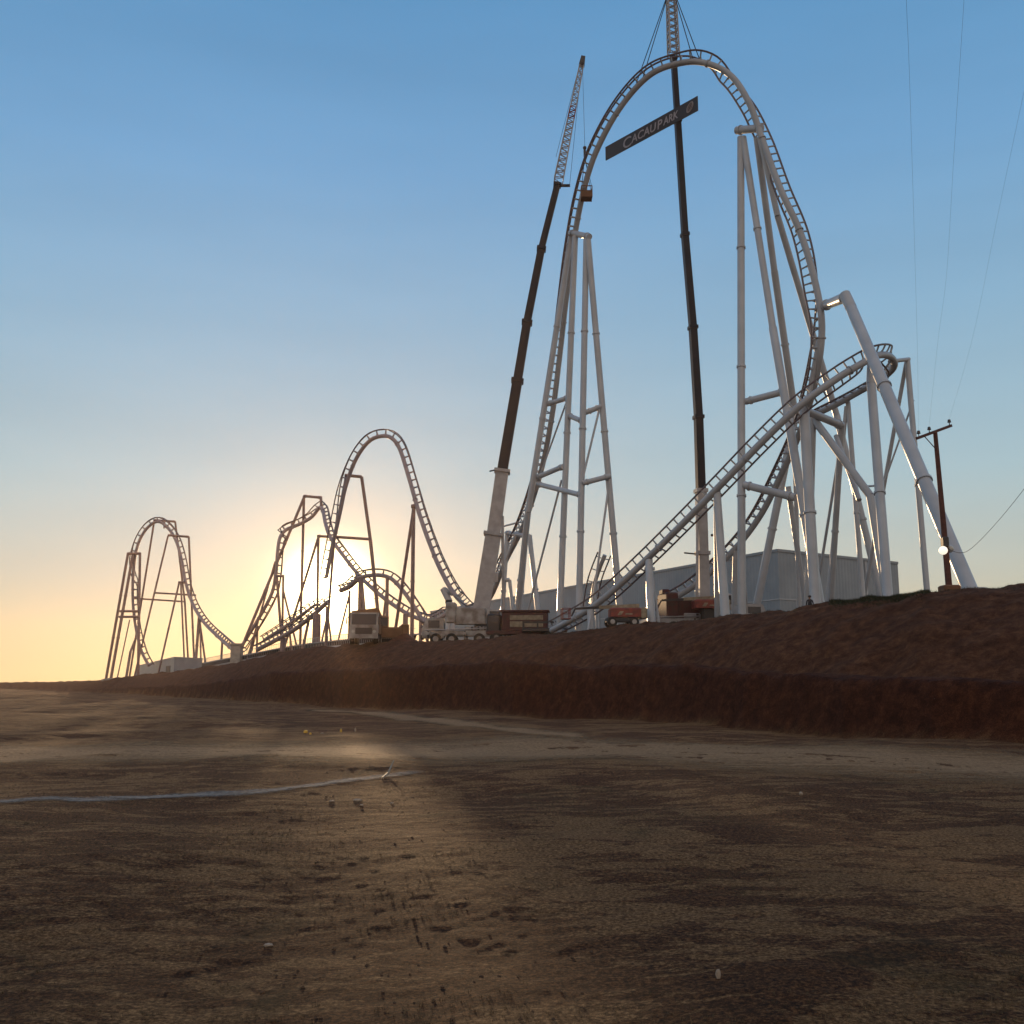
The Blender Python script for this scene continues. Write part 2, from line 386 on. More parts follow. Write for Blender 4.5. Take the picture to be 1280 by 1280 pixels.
# ---------------------------------------------------------------- track builder
def track(name_label, P, up, gauge=1.15, off=.85, rs=.30, rr=.075, tie=1.05, tr=.05, mt='track', mr='rail', spine_n=12, tile=.45, cat='coaster track', group=None):
    """P: (px,py,Y) spine points; up: (dx,dy,dz) per point, in camera axes, spine -> rails"""
    W = [at(*p) for p in P]
    U = []
    for w_,u in zip(W,up):
        f_=(w_-Vector((0,0,CAMZ))).normalized(); r_=f_.cross(CU).normalized(); c_=r_.cross(f_)
        U.append((r_*u[0]+c_*u[1]+f_*u[2]).normalized())
    S = catmull([list(w)+list(u) for w,u in zip(W,U)], 24)
    pts=[Vector(q[:3]) for q in S]; ups=[Vector(q[3:]) for q in S]
    # resample by arc length
    L=[0]
    for i in range(1,len(pts)): L.append(L[-1]+(pts[i]-pts[i-1]).length)
    tot=L[-1]; N=max(4,int(tot/tile)); rp=[]; ru=[]; j=0
    for k in range(N+1):
        d=tot*k/N
        while j<len(L)-2 and L[j+1]<d: j+=1
        f=(d-L[j])/max(1e-6,L[j+1]-L[j]); rp.append(pts[j].lerp(pts[j+1],f)); ru.append(ups[j].lerp(ups[j+1],f))
    root = thing('coaster_track', name_label, cat, tuple(rp[0]), group=group)
    RL=[];RRr=[];fr=[]
    for i,p in enumerate(rp):
        t=(rp[min(i+1,N)]-rp[max(i-1,0)]).normalized(); u=(ru[i]-t*ru[i].dot(t)).normalized(); r=t.cross(u)
        RL.append(p+u*off-r*gauge/2); RRr.append(p+u*off+r*gauge/2); fr.append((p,t,u,r))
    MB().tube(rp, rs, spine_n).build('spine', M[mt], root, True, True)
    MB().tube(RL, rr, 6).build('rail', M[mr], root, True, True)
    MB().tube(RRr, rr, 6).build('rail', M[mr], root, True, True)
    step=max(1,round(tie/(tot/N))); ids=list(range(0,N+1,step)); extra=None
    for q,i in enumerate(ids):
        p,t,u,r=fr[i]
        mb = MB() if q<100 else (extra or MB())
        a=p+u*off-r*gauge/2; c=p+u*off+r*gauge/2; b=p+u*(rs*.6)
        if mt=='far_track':
            mb.tube([a,p+u*off*.93],tr,5); mb.tube([c,p+u*off*.93],tr,5); mb.tube([p+u*off*.95,b],[tr*1.2,tr*1.9],6)
        else:
            mb.tube([a,p+u*off*.62-r*gauge*.22,b],tr*1.1,5); mb.tube([c,p+u*off*.62+r*gauge*.22,b],tr*1.1,5)
            mb.tube([p+u*off*.62-r*gauge*.22,p+u*off*.62+r*gauge*.22],tr*.9,5)
        if q<100: mb.build('crosstie', M[mt], root, True)
        else: extra=mb
    if extra is not None: tag(extra.build('crosstie', M[mt], root, True), kind='stuff')
    # spine joint flanges
    for i in range(10, N-6, max(12,int(11/(tot/N)))):
        p,t,u,r=fr[i]; MB().tube([p-t*.06,p+t*.06], rs*1.28, 12).build('joint_flange', M[mt], root, True)
    return root
# ---------------------------------------------------------------- supports
def P3(p, Yd=None):
    return p if isinstance(p,Vector) else (foot(p[0],p[2]) - Vector((0,0,.3)) if p[1] is None else at(*p))
def tower(label, segs, mt='column', name='track_support', group=None, cat='track support', n=14, base=None):
    """segs: (part, p0, p1, r) or (part,p0,p1,r0,r1); p=(px,py,Y), py None = standing on the ground"""
    w=[(s[0],P3(s[1]),P3(s[2]),s[3],s[4] if len(s)>4 and s[4] else s[3]) for s in segs]
    low=min((q for s in w for q in (s[1],s[2])), key=lambda v:v.z)
    root=thing(name,label,cat,tuple(base or low),group=group)
    for (part,a,b,r0,r1),s in zip(w,segs):
        if mt=='column': r0*=.78; r1*=.78
        o=MB().tube([a,b],[r0,r1],n).build(part,M[mt],root,True,True)
        Ln=(b-a).length; t=(b-a).normalized()
        if part=='column' and r0>.17:
            k=int(Ln/13)
            for i in range(1,k+1):
                c=a+(b-a)*(i/(k+1)); r=r0+(r1-r0)*i/(k+1)
                MB().tube([c-t*.09,c+t*.09],r*1.22,14).build('flange',M[mt],o,True)
        if part=='column' and s[2][1] is None and r0>.12:
            f=MB().bevbox((b.x,b.y,b.z+.25),(r1*4.5,r1*4.5,.5),.05); f.build('footing',M['concrete'],root,True)
            MB().tube([b+Vector((0,0,.5)),b+Vector((0,0,.6))],r1*1.7,12).build('base_flange',M[mt],o,True)
        if part=='crossbeam' and r0>.25:
            for c in (a+t*.5,b-t*.5): MB().tube([c-t*.07,c+t*.07],r0*1.25,12).build('flange',M[mt],o,True)
    return root
C='column'; X='crossbeam'; B='brace'; G=None
# ======================= big arch =======================
track('tall unfinished arch of grey coaster track hung from the crane, highest loop of the ride',
  [(572,748,136),(590,764,132),(612,748,128),(632,702,123),(655,655,118),(676,590,113),(690,520,109),(699,450,106.5),(707,380,104),(716,310,101.5),(728,245,99),(745,190,97),
   (775,135,95),(812,94,93),(850,79,92),(882,79,91),(914,95,90),(937,130,89),(953,175,88.5),(975,235,87),(1000,290,86),(1017,345,85),(1027,400,84.5),(1024,450,85),(1013,500,87),(1000,540,90),(978,590,93),(950,645,96),(915,690,98),(870,730,100),(835,752,101)],
  [(-.3,.9,.1),(-.1,1,.1),(-.5,.8,.1),(-.8,.5,.1),(-.9,.4,.1),(-1,.2,.1),(-1,.1,.1),(-1,.1,.1),(-1,.1,.1),(-1,.1,.1),(-1,.2,.1),(-.9,.4,.1),
   (-.8,.6,.15),(-.6,.8,.2),(-.2,1,.25),(-.15,.4,.8),(-.5,-.35,.9),(-.25,-.1,1),(.15,.1,1),(.15,.05,1),(-.05,0,1),(-.45,0,.9),(-1,0,.3),(-1,.1,-.1),(-1,.2,-.1),(-.9,.4,0),(-.8,.6,0),(-.7,.7,0),(-.6,.8,0),(-.5,.8,0),(-.5,.8,0)],
  gauge=1.35, off=.80, rr=.095, tr=.075)
# ======================= near incline and turnaround =======================
track('long inclined coaster track climbing from the bank to the curled turnaround on the right',
  [(690,788,97),(712,776,94),(750,752,91),(800,707,88),(850,658,85),(900,607,82),(950,555,80),(1000,507,78.5),(1045,474,78),(1078,454,78.5),(1098,444,79.8),(1113,446,81.5),(1118,457,83.5),(1108,469,85.5),(1093,479,87),(1075,489,88.5),(1050,503,90),(1022,517,91.5),(1000,529,93)],
  [(-.12,.12,1)]*8+[(-.12,.12,1),(-.3,.3,1),(-.5,.7,.5),(-.7,.5,-.3),(-.9,.3,-.6),(-.5,.7,-.3),(-.3,.9,-.2),(-.3,.9,-.1),(-.3,.9,0),(-.3,.9,0),(-.3,.9,0)],
  gauge=1.55, off=.42, rs=.29, rr=.085, tr=.07)
# loose segment standing upright by the left tower
track('short loose piece of coaster track leaning upright behind the incline',
  [(738,760,101),(742,735,100),(747,717,99),(756,694,98)], [(-.2,.3,.9)]*4, gauge=1.35, off=.3, rs=.2, rr=.07, tie=1.3)
tower('slim prop holding the short loose piece of track upright', [(C,(741,735,100),(736,None,100),.16),(B,(743,728,100),(746,None,99),.1)])
# left tower under the big arch
tower('tall four legged grey support tower under the left leg of the big arch',
 [(X,(713,291,101),(737,296,98),.40),
  (C,(714,294,101),(660,640,104),.40),(C,(660,640,104),(642,None,109),.42),
  (C,(719,296,100),(698,None,99),.40),(C,(733,298,98.5),(723,None,95),.40),(C,(735,300,98),(778,None,96),.40),
  (X,(685,505,103),(711,497,99.7),.33),(X,(710,519,99.6),(729,527,97),.33),(X,(731,516,97),(752,508,97),.33),
  (X,(671,597,104),(704,583,99.3),.33),(X,(672,605,103.5),(727,619,96),.33),(X,(728,604,96),(763,595,96.5),.33),
  (B,(702,600,100),(648,None,106),.14),(B,(750,508,97),(727,604,96),.14),(B,(762,600,96.5),(734,None,96),.14),(B,(709,500,99.7),(674,597,104),.12)])
tower('small slanted grey frame holding the valley of the track beside the crane boom',
 [(X,(633,666,120),(663,671,116),.34),(C,(634,667,120),(625,None,118),.34),(C,(662,670,116),(677,None,112),.36),(C,(658,672,117),(646,None,114),.3),
  (B,(645,668,118),(632,700,119),.2),(X,(629,725,118.5),(637,725,118.5),.3),(C,(637,725,118.5),(646,None,117),.26),(X,(625,659,120),(648,653,118),.14)])
# right tower
tower('tallest grey support tower with four splayed legs under the right side of the big arch',
 [(X,(921,163,91),(952,160,88.6),.48),(C,(926,172,90.8),(927,None,84),.44),
  (C,(929,172,90.6),(966,410,86),.40),(C,(966,410,86),(1030,None,77),.46),
  (C,(946,172,89),(968,339,93),.40),(C,(968,339,93),(994,520,98),.44),(C,(994,520,98),(936,None,101),.5),
  (C,(950,172,88.6),(972,270,89),.36),(C,(972,270,89),(1019,428,93),.38),(C,(1019,428,93),(1046,520,95),.4),(C,(1046,520,95),(1112,None,92),.42),
  (X,(932,502,87),(982,489,84.5),.38),(X,(930,606,85.6),(994,622,83),.42),(B,(985,608,84),(1012,None,86),.3),
  (C,(1024,425,84.6),(1010,500,86),.28),
  (B,(992,530,98),(1000,None,100),.28)])
tower('very thick leaning grey column with a bent arm at the far right of the ride',
 [(X,(1031,382,84.5),(1058,371,79),.5,.56),(C,(1056,368,79.2),(1064,385,78.5),.58),(C,(1064,385,78.5),(1220,None,60.5),.56,.60)])
tower('thick upright column carrying the curled turnaround, just left of the leaning column',
 [(C,(1090,455,79.6),(1089,480,79.4),.5),(C,(1089,480,79.4),(1113,None,72),.46)])
tower('slim two legged support reaching out to the outer edge of the curled turnaround',
 [(X,(1112,452,82),(1136,449,84),.22),(C,(1134,449,84),(1163,None,80),.30),(B,(1133,452,84),(1072,None,92),.22),(B,(1142,500,83.5),(1092,640,86),.10)])
tower('branching grey node support where the incline crosses under the big arch',
 [(X,(999,510,79.5),(1052,532,84),.42),(C,(1005,512,79.5),(1021,None,76),.52),(C,(1016,522,82),(1009,None,84),.38),
  (C,(1018,525,82),(1088,620,78),.40),(C,(1088,620,78),(1114,None,75),.40),(C,(1052,532,84),(1036,None,90),.34),
  (B,(1050,560,85),(1012,None,92),.16),(B,(1045,545,84),(1074,625,80),.26)])
tower('two legged support under the returning arm of the turnaround',
 [(X,(1048,503,90.6),(1062,501,90),.25),(C,(1060,503,90),(1082,None,88),.28),(C,(1058,508,90),(1030,None,92),.24),(X,(1082,608,89),(1097,607,88),.12)])
tower('forked A shaped support halfway up the inclined track', [(C,(896,612,82.5),(908,None,80),.40,.5),(C,(896,625,82.5),(897,None,86),.34)])
tower('short thick post under the lower part of the inclined track', [(C,(811,698,87.5),(815,None,85),.42,.46),(B,(813,705,87),(826,None,86),.14),(X,(806,711,87.4),(818,711,87),.2)])
tower('lowest stub support near the foot of the inclined track', [(C,(738,762,91.5),(739,None,91),.38),(B,(740,762,91.5),(733,None,90),.12)])
tower('two legged support behind the forked one, under the descending leg of the big arch', [(C,(920,688,97.8),(916,None,100),.38),(C,(925,684,97.5),(936,None,103),.3)])
tower('plain upright post under the last stretch of the descending leg of the big arch', [(C,(872,728,100),(871,None,99),.36)])
# ======================= mid arch =======================
track('pointed middle arch of coaster track right of the low sun',
 [(408,722,156),(412,700,156),(416,680,156),(424,645,155),(433,605,154),(446,572,153),(462,551,152),(478,545,151),(490,548,150),(500,562,149),(512,600,147),(525,645,144),(543,695,140.5),(560,730,138),(572,748,136)],
 [(-.5,.2,.9),(-.5,.2,.9),(-.5,.2,.9),(-.7,.2,.6),(-1,.3,.2),(-.8,.7,0),(-.5,.9,0),(0,1,0),(.3,1,0),(.8,.6,0),(1,.3,-.1),(1,.4,-.15),(.9,.5,-.15),(.8,.6,-.15),(.6,.8,-.1)],
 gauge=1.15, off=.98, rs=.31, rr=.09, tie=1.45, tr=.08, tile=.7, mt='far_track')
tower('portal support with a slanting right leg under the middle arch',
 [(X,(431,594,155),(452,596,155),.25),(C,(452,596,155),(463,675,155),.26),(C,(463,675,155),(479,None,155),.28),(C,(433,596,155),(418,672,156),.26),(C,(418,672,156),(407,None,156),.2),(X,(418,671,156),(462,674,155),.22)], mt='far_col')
tower('two legged support hanging on the right flank of the middle arch',
 [(C,(517,636,145),(515,None,145),.28),(C,(517,636,145),(490,None,147),.23),(X,(514,633,145),(521,633,145),.3)], mt='far_col')
tower('short bent grey support at the foot of the middle arch beside the crane',
 [(C,(554,736,138.5),(562,752,138),.56),(C,(561,750,138),(559,None,137),.34),(C,(566,756,138),(566,None,137),.32),(X,(553,737,138.5),(566,742,138),.46)])
# ======================= twisting middle track =======================
track('twisting coaster track with a high kinked crest left of the sun',
 [(297,817,206),(305,803,206),(318,782,206),(332,758,206),(341,738,206),(345,715,206),(347,690,206),(350,672,207),(358,662,208),(375,655,208),(390,646,208),(400,634,207),(404,640,204),(407,655,200),(413,672,196),(428,693,192),(446,716,188),(466,736,184),(490,755,180),(515,770,176),(540,778,172)],
 [(.3,.8,0),(.7,.6,0),(.8,.5,0),(.9,.4,.1),(1,.1,.1),(1,0,.1),(1,.1,.1),(.5,.5,.4),(0,1,.2),(-.3,1,0),(-.4,.7,.2),(.3,.6,.2),(1,.3,-.2),(1,.3,-.2),(1,.4,0),(.8,.5,0),(.7,.6,0),(.6,.8,0),(.4,.8,0),(.4,.8,0),(.3,.9,0)],
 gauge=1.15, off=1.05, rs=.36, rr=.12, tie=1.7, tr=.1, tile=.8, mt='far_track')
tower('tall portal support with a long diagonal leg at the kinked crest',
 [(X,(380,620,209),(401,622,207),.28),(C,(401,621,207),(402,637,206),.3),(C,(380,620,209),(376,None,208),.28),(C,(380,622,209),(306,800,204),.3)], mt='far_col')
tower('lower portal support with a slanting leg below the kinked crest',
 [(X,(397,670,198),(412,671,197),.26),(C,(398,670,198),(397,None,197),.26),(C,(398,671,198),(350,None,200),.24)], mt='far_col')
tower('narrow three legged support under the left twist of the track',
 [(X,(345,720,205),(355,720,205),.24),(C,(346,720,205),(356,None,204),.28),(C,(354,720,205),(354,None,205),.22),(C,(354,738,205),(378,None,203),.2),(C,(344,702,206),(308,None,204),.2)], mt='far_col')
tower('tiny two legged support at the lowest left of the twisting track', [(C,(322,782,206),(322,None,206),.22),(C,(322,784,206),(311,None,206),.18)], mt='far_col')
track('low hump of coaster track in front of the sun glare',
 [(446,723,172),(458,720,172),(475,719,171),(490,724,170),(505,740,168),(520,762,166),(530,776,165),(545,775,162),(560,766,158)],
 [(-.3,1,0),(0,1,0),(.2,1,0),(.5,.8,0),(.7,.7,0),(.7,.7,0),(.4,.9,0),(0,1,0),(-.2,1,0)],
 gauge=1.15, off=1.0, rs=.34, rr=.11, tie=1.6, tr=.09, tile=.8, mt='far_track')
tower('thick post with a side brace at the left end of the low hump', [(C,(451,722,172),(450,None,170),.42),(C,(452,724,172),(461,None,168),.26)], mt='far_col')
tower('pair of upright posts in the middle of the low hump', [(C,(484,722,170),(484,None,168),.28),(C,(485,724,170),(474,None,170),.2)], mt='far_col')
tower('short double post at the right foot of the low hump', [(C,(507,768,167),(506,None,166),.42),(C,(526,775,166),(526,None,164),.3),(C,(529,775,166),(538,None,164),.2)], mt='far_col')
track('short broken end of track jutting out beside the low sun',
 [(426,738,176),(437,733,174),(447,724,172)], [(-.3,1,.3)]*3, gauge=1.3, off=.8, rs=.45, rr=.12, tie=1.3, tr=.11, tile=.6, mt='far_track')
tower('thin A shaped prop under the broken track end beside the sun', [(C,(437,738,174),(437,None,173),.2),(C,(437,742,174),(418,None,174),.16)], mt='far_col')
track('low inclined double run of track climbing into the sun glare',
 [(322,812,198),(345,800,194),(368,787,190),(390,770,186),(410,752,183)], [(-.4,.9,.2)]*5, gauge=1.3, off=.9, rs=.42, rr=.12, tie=1.4, tr=.1, tile=.7, mt='far_track')
track('second low run of track just behind and above the double run',
 [(330,800,204),(352,786,201),(375,770,198),(394,756,195)], [(-.4,.9,.2)]*4, gauge=1.2, off=.9, rs=.3, rr=.1, tie=1.5, tr=.09, tile=.7, mt='far_track')
tower('V shaped prop with crossed legs at the high end of the low inclined run', [(C,(409,758,183),(408,None,182),.28),(C,(409,762,183),(418,None,182),.18),(C,(409,770,183),(398,None,183),.18)], mt='far_col')
tower('stout pier under the bright middle of the low inclined run', [(C,(396,768,185),(396,None,184),.75),(C,(386,775,187),(376,None,187),.26)], mt='far_col')
tower('small stub pier at the low end of the inclined run', [(C,(354,797,193),(353,None,192),.5),(C,(362,790,191),(368,None,191),.2)], mt='far_col')
# ======================= far left hill =======================
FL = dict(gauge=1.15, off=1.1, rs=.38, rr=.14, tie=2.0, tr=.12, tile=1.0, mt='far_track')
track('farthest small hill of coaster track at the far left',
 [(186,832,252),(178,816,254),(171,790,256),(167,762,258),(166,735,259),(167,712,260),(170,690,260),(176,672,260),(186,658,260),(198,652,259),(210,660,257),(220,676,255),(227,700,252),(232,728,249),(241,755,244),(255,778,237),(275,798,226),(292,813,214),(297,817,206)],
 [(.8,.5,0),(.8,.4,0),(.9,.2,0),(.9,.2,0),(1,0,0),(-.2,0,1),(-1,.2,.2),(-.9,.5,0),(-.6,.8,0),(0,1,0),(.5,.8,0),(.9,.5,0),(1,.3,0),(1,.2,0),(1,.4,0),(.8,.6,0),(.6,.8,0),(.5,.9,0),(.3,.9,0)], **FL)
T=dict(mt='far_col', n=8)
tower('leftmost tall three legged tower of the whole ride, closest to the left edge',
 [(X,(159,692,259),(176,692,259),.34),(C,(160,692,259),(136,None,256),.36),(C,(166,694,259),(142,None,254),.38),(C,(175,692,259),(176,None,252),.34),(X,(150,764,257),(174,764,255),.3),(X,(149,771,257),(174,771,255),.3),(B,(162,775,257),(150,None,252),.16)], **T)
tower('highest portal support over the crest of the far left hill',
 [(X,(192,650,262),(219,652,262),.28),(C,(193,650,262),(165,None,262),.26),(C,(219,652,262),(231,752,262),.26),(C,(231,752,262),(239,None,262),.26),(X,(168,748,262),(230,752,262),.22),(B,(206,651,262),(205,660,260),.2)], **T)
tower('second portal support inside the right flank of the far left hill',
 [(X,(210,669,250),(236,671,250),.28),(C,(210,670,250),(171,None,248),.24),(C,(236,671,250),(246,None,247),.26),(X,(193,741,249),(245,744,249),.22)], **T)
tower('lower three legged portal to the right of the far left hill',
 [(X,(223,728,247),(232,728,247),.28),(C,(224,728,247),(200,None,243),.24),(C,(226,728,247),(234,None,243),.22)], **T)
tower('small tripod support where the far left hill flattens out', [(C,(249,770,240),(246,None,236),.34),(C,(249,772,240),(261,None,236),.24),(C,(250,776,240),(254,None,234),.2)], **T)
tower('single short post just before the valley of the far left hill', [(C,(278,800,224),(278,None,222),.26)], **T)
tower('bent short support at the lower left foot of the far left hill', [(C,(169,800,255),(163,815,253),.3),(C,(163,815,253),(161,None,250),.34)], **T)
# valley pier
def block(label, px, Y, w, d, h, mat, name='concrete_pier', cat='pier', rz=0.):
    f=foot(px,Y); r=thing(name,label,cat,tuple(f),rz)
    MB().bevbox((0,0,h/2-.3),(w,d,h+.6),.12).build('shaft',M[mat],r); MB().bevbox((0,0,h+.15),(w*1.25,d*1.25,.3),.05).build('cap',M[mat],r); return r
block('pale block pier under the valley between the far hill and the kinked track', 297, 205, 2.0,2.0,4.2,'concrete')
# low flat run (brake run) with catwalk
def flat_run():
    a=at(253,832,212); b=at(300,823,206); c=at(370,810,192); d=at(436,803,165); e=at(520,797,150)
    root=thing('brake_run','long low pale brake run with dark slots along the crest, below the sun','brake run',tuple(a))
    pts=[Vector(q) for q in catmull([a,b,c,d,e],16)]
    MB().tube([p+Vector((0,0,.45)) for p in pts],.12,6).build('rail',M['track'],root,True)
    MB().tube([p+Vector((0.5,-.9,.45)) for p in pts],.12,6).build('rail',M['track'],root,True)
    g=MB()
    for i in range(len(pts)-1): g.beam(pts[i]-Vector((0,0,.55)),pts[i+1]-Vector((0,0,.55)),.5,h1=.45,side=(0,1,0))
    g.build('girder',M['column'],root,True)
    h=MB(); 
    for i in range(len(pts)-1): h.beam(pts[i]+Vector((0,-1.3,1.25)),pts[i+1]+Vector((0,-1.3,1.25)),.07)
    h.build('handrail',M['track'],root,True)
    for i in range(0,len(pts)-1):
        for f in (0,.5):
            q=pts[i].lerp(pts[i+1],f)
            MB().beam(q-Vector((0,0,.4)),q+Vector((.3,-.4,.5)),.42,h1=.3).build('crosstie',M['dark'],root,True)
            MB().tube([q+Vector((0,-1.3,-.3)),q+Vector((0,-1.3,1.25))],.04,4).build('post',M['track'],root,True)
    for i in range(0,len(pts),4):
        q=pts[i]; MB().tube([q-Vector((0,0,.6)),Vector((q.x,q.y,ground(q.x,q.y)-.3))],.3,8).build('column',M['column'],root,True)
flat_run()
# ======================= buildings =======================
def walls(label, name, cat, plan, ztop, mat='clad', extras=True):
    """closed prism building, plan = list of (x,y); zbase from ground"""
    zb=min(ground(x,y) for x,y in plan)-.5
    root=thing(name,label,cat,(plan[0][0],plan[0][1],zb+.5))
    n=len(plan); off=Vector(root.location)
    me=bpy.data.meshes.new('wall'); vs=[];fs=[];uvs=[]
    for i in range(n):
        a=plan[i]; b=plan[(i+1)%n]; l=math.dist(a,b); k=len(vs)
        vs+=[(a[0],a[1],zb),(b[0],b[1],zb),(b[0],b[1],ztop),(a[0],a[1],ztop)]; fs.append((k,k+1,k+2,k+3)); uvs+=[(0,0),(l,0),(l,ztop-zb),(0,ztop-zb)]
    me.from_pydata([tuple(Vector(v)-off) for v in vs],[],fs); uv=me.uv_layers.new()
    for i,u in enumerate(uvs): uv.data[i].uv=u
    me.materials.append(M[mat]); o=bpy.data.objects.new('wall',me); COL.objects.link(o); o.parent=root
    cx=sum(p[0] for p in plan)/n; cy=sum(p[1] for p in plan)/n
    P=[Vector((p[0],p[1],ztop)) for p in plan]
    rf=MB(); rf.add([p for p in P]+[Vector((cx,cy,ztop+1.0 if extras else ztop+.1))],[(i,(i+1)%n,n) for i in range(n)]); rf.build('roof',M[mat],root,True)
    tr=MB()
    for i in range(n):
        a,b=P[i],P[(i+1)%n]; tr.beam(a+Vector((0,0,.02)),b+Vector((0,0,.02)),.22,h1=.3,side=(b-a).cross(Vector((0,0,1))))
    tr.build('eaves_trim',M['clad'],root,True)
    return root
c0=at(972,688,115); zt=c0.z
def atz(px,py,z):
    d=ray(px,py); t=(z-CAMZ)/d.z; return (d.x*t,d.y*t)
cl=atz(538,765,zt); cr=atz(1122,704,zt)
cb=(cl[0]+cr[0]-c0.x, cl[1]+cr[1]-c0.y)
wh=walls('large long grey blue metal clad warehouse behind the coaster supports','warehouse','warehouse',[(c0.x,c0.y),cl,cb,cr],zt)
def on_wall(a,b,t0,t1,z0,z1,name,mat,th=.12,parent=wh):
    a=Vector((a[0],a[1],0)); b=Vector((b[0],b[1],0)); n=(b-a).normalized().cross(Vector((0,0,1)))
    if n.y>0: n=-n
    p=a.lerp(b,t0)+n*th/2; q=a.lerp(b,t1)+n*th/2
    m=MB(); zc=(z0+z1)/2
    m.beam(Vector((p.x,p.y,zc)),Vector((q.x,q.y,zc)),th,h1=z1-z0,side=n); return m.build(name,M[mat],parent,True)
gz=ground(c0.x,c0.y)
for k in range(2): on_wall((c0.x,c0.y),cr,.30+k*.4,.312+k*.4,gz,zt-.2,'downpipe','column')
on_wall((c0.x,c0.y),cr,.0,1.,gz+5.0,gz+5.12,'cladding_joint','column',.06)
on_wall((c0.x,c0.y),cl,.0,1.,gz+5.0,gz+5.12,'cladding_joint','column',.06)
for k in range(2): on_wall((c0.x,c0.y),cl,.12+k*.24,.123+k*.24,gz,zt-.2,'downpipe','column')
# small shed far left
s0=at(218,822,216); sl=atz(170,833,s0.z); sr=atz(253,823.5,s0.z)
sb=(sl[0]+sr[0]-s0.x+1,sl[1]+sr[1]-s0.y+3)
sh=walls('small pale grey shed with a dark doorway at the far left of the crest','shed','shed',[(s0.x,s0.y),sl,sb,sr],s0.z,extras=False)
gs=ground(s0.x,s0.y)
on_wall((s0.x,s0.y),sl,.06,.14,gs-.3,gs+2.0,'door','dark',.08,sh)
# ======================= cranes =======================
def lattice(root,a,b,w0,w1,mat,nb=14,r=.05,mat2=None,band=None):
    a=Vector(a);b=Vector(b);t=(b-a).normalized(); sd=Vector((1,0,0)); sd=(sd-t*sd.dot(t)).normalized(); q=t.cross(sd)
    mb=MB(); mb2=MB(); mb3=MB()
    cor=[(-1,-1),(1,-1),(1,1),(-1,1)]
    def pt(f,c): w=(w0+(w1-w0)*f)/2; return a+(b-a)*f+sd*c[0]*w+q*c[1]*w
    for i in range(nb):
        m = mb2 if (mat2 and band and band[0]<=i/nb<band[1]) else (mb3 if band and i/nb>=band[1] else mb)
        f0,f1=i/nb,(i+1)/nb
        for k in range(4):
            m.tube([pt(f0,cor[k]),pt(f1,cor[k])],r*1.5,5)
            c2=cor[(k+1)%4]
            m.tube([pt(f0,cor[k]),pt((f0+f1)/2,c2)],r,4); m.tube([pt((f0+f1)/2,c2),pt(f1,cor[k])],r,4); m.tube([pt(f1,cor[k]),pt(f1,c2)],r,4)
    mb.build('lattice_jib',M[mat],root,True)
    if mat2: mb2.build('red_band',M[mat2],root,True); mb3.build('lattice_jib',M[mat],root,True)
def boom(root, pts, widths, mats, collar='black'):
    for i in range(len(pts)-1):
        a,b=pts[i],pts[i+1]; w=widths[i]
        o=MB().beam(a,b,w,w*.97,w*1.05,w).build('boom_section',M[mats[i]],root,True)
        t=(b-a).normalized(); MB().beam(b-t*.28,b+t*.05,w*1.22,h1=w*1.25).build('boom_collar',M[mats[i]],o,True)
def wheel(root,x,y,r=.62,w=.4,name='wheel'):
    o=MB().tube([(x,y-w/2,r),(x,y-w/2+.06,r),(x,y+w/2-.06,r),(x,y+w/2,r)],[r*.9,r,r,r*.9],18).build(name,M['rubber'],root)
    MB().tube([(x,y-w/2-.02,r),(x,y+w/2+.02,r)],r*.5,12).build('rim',M['white'],o)
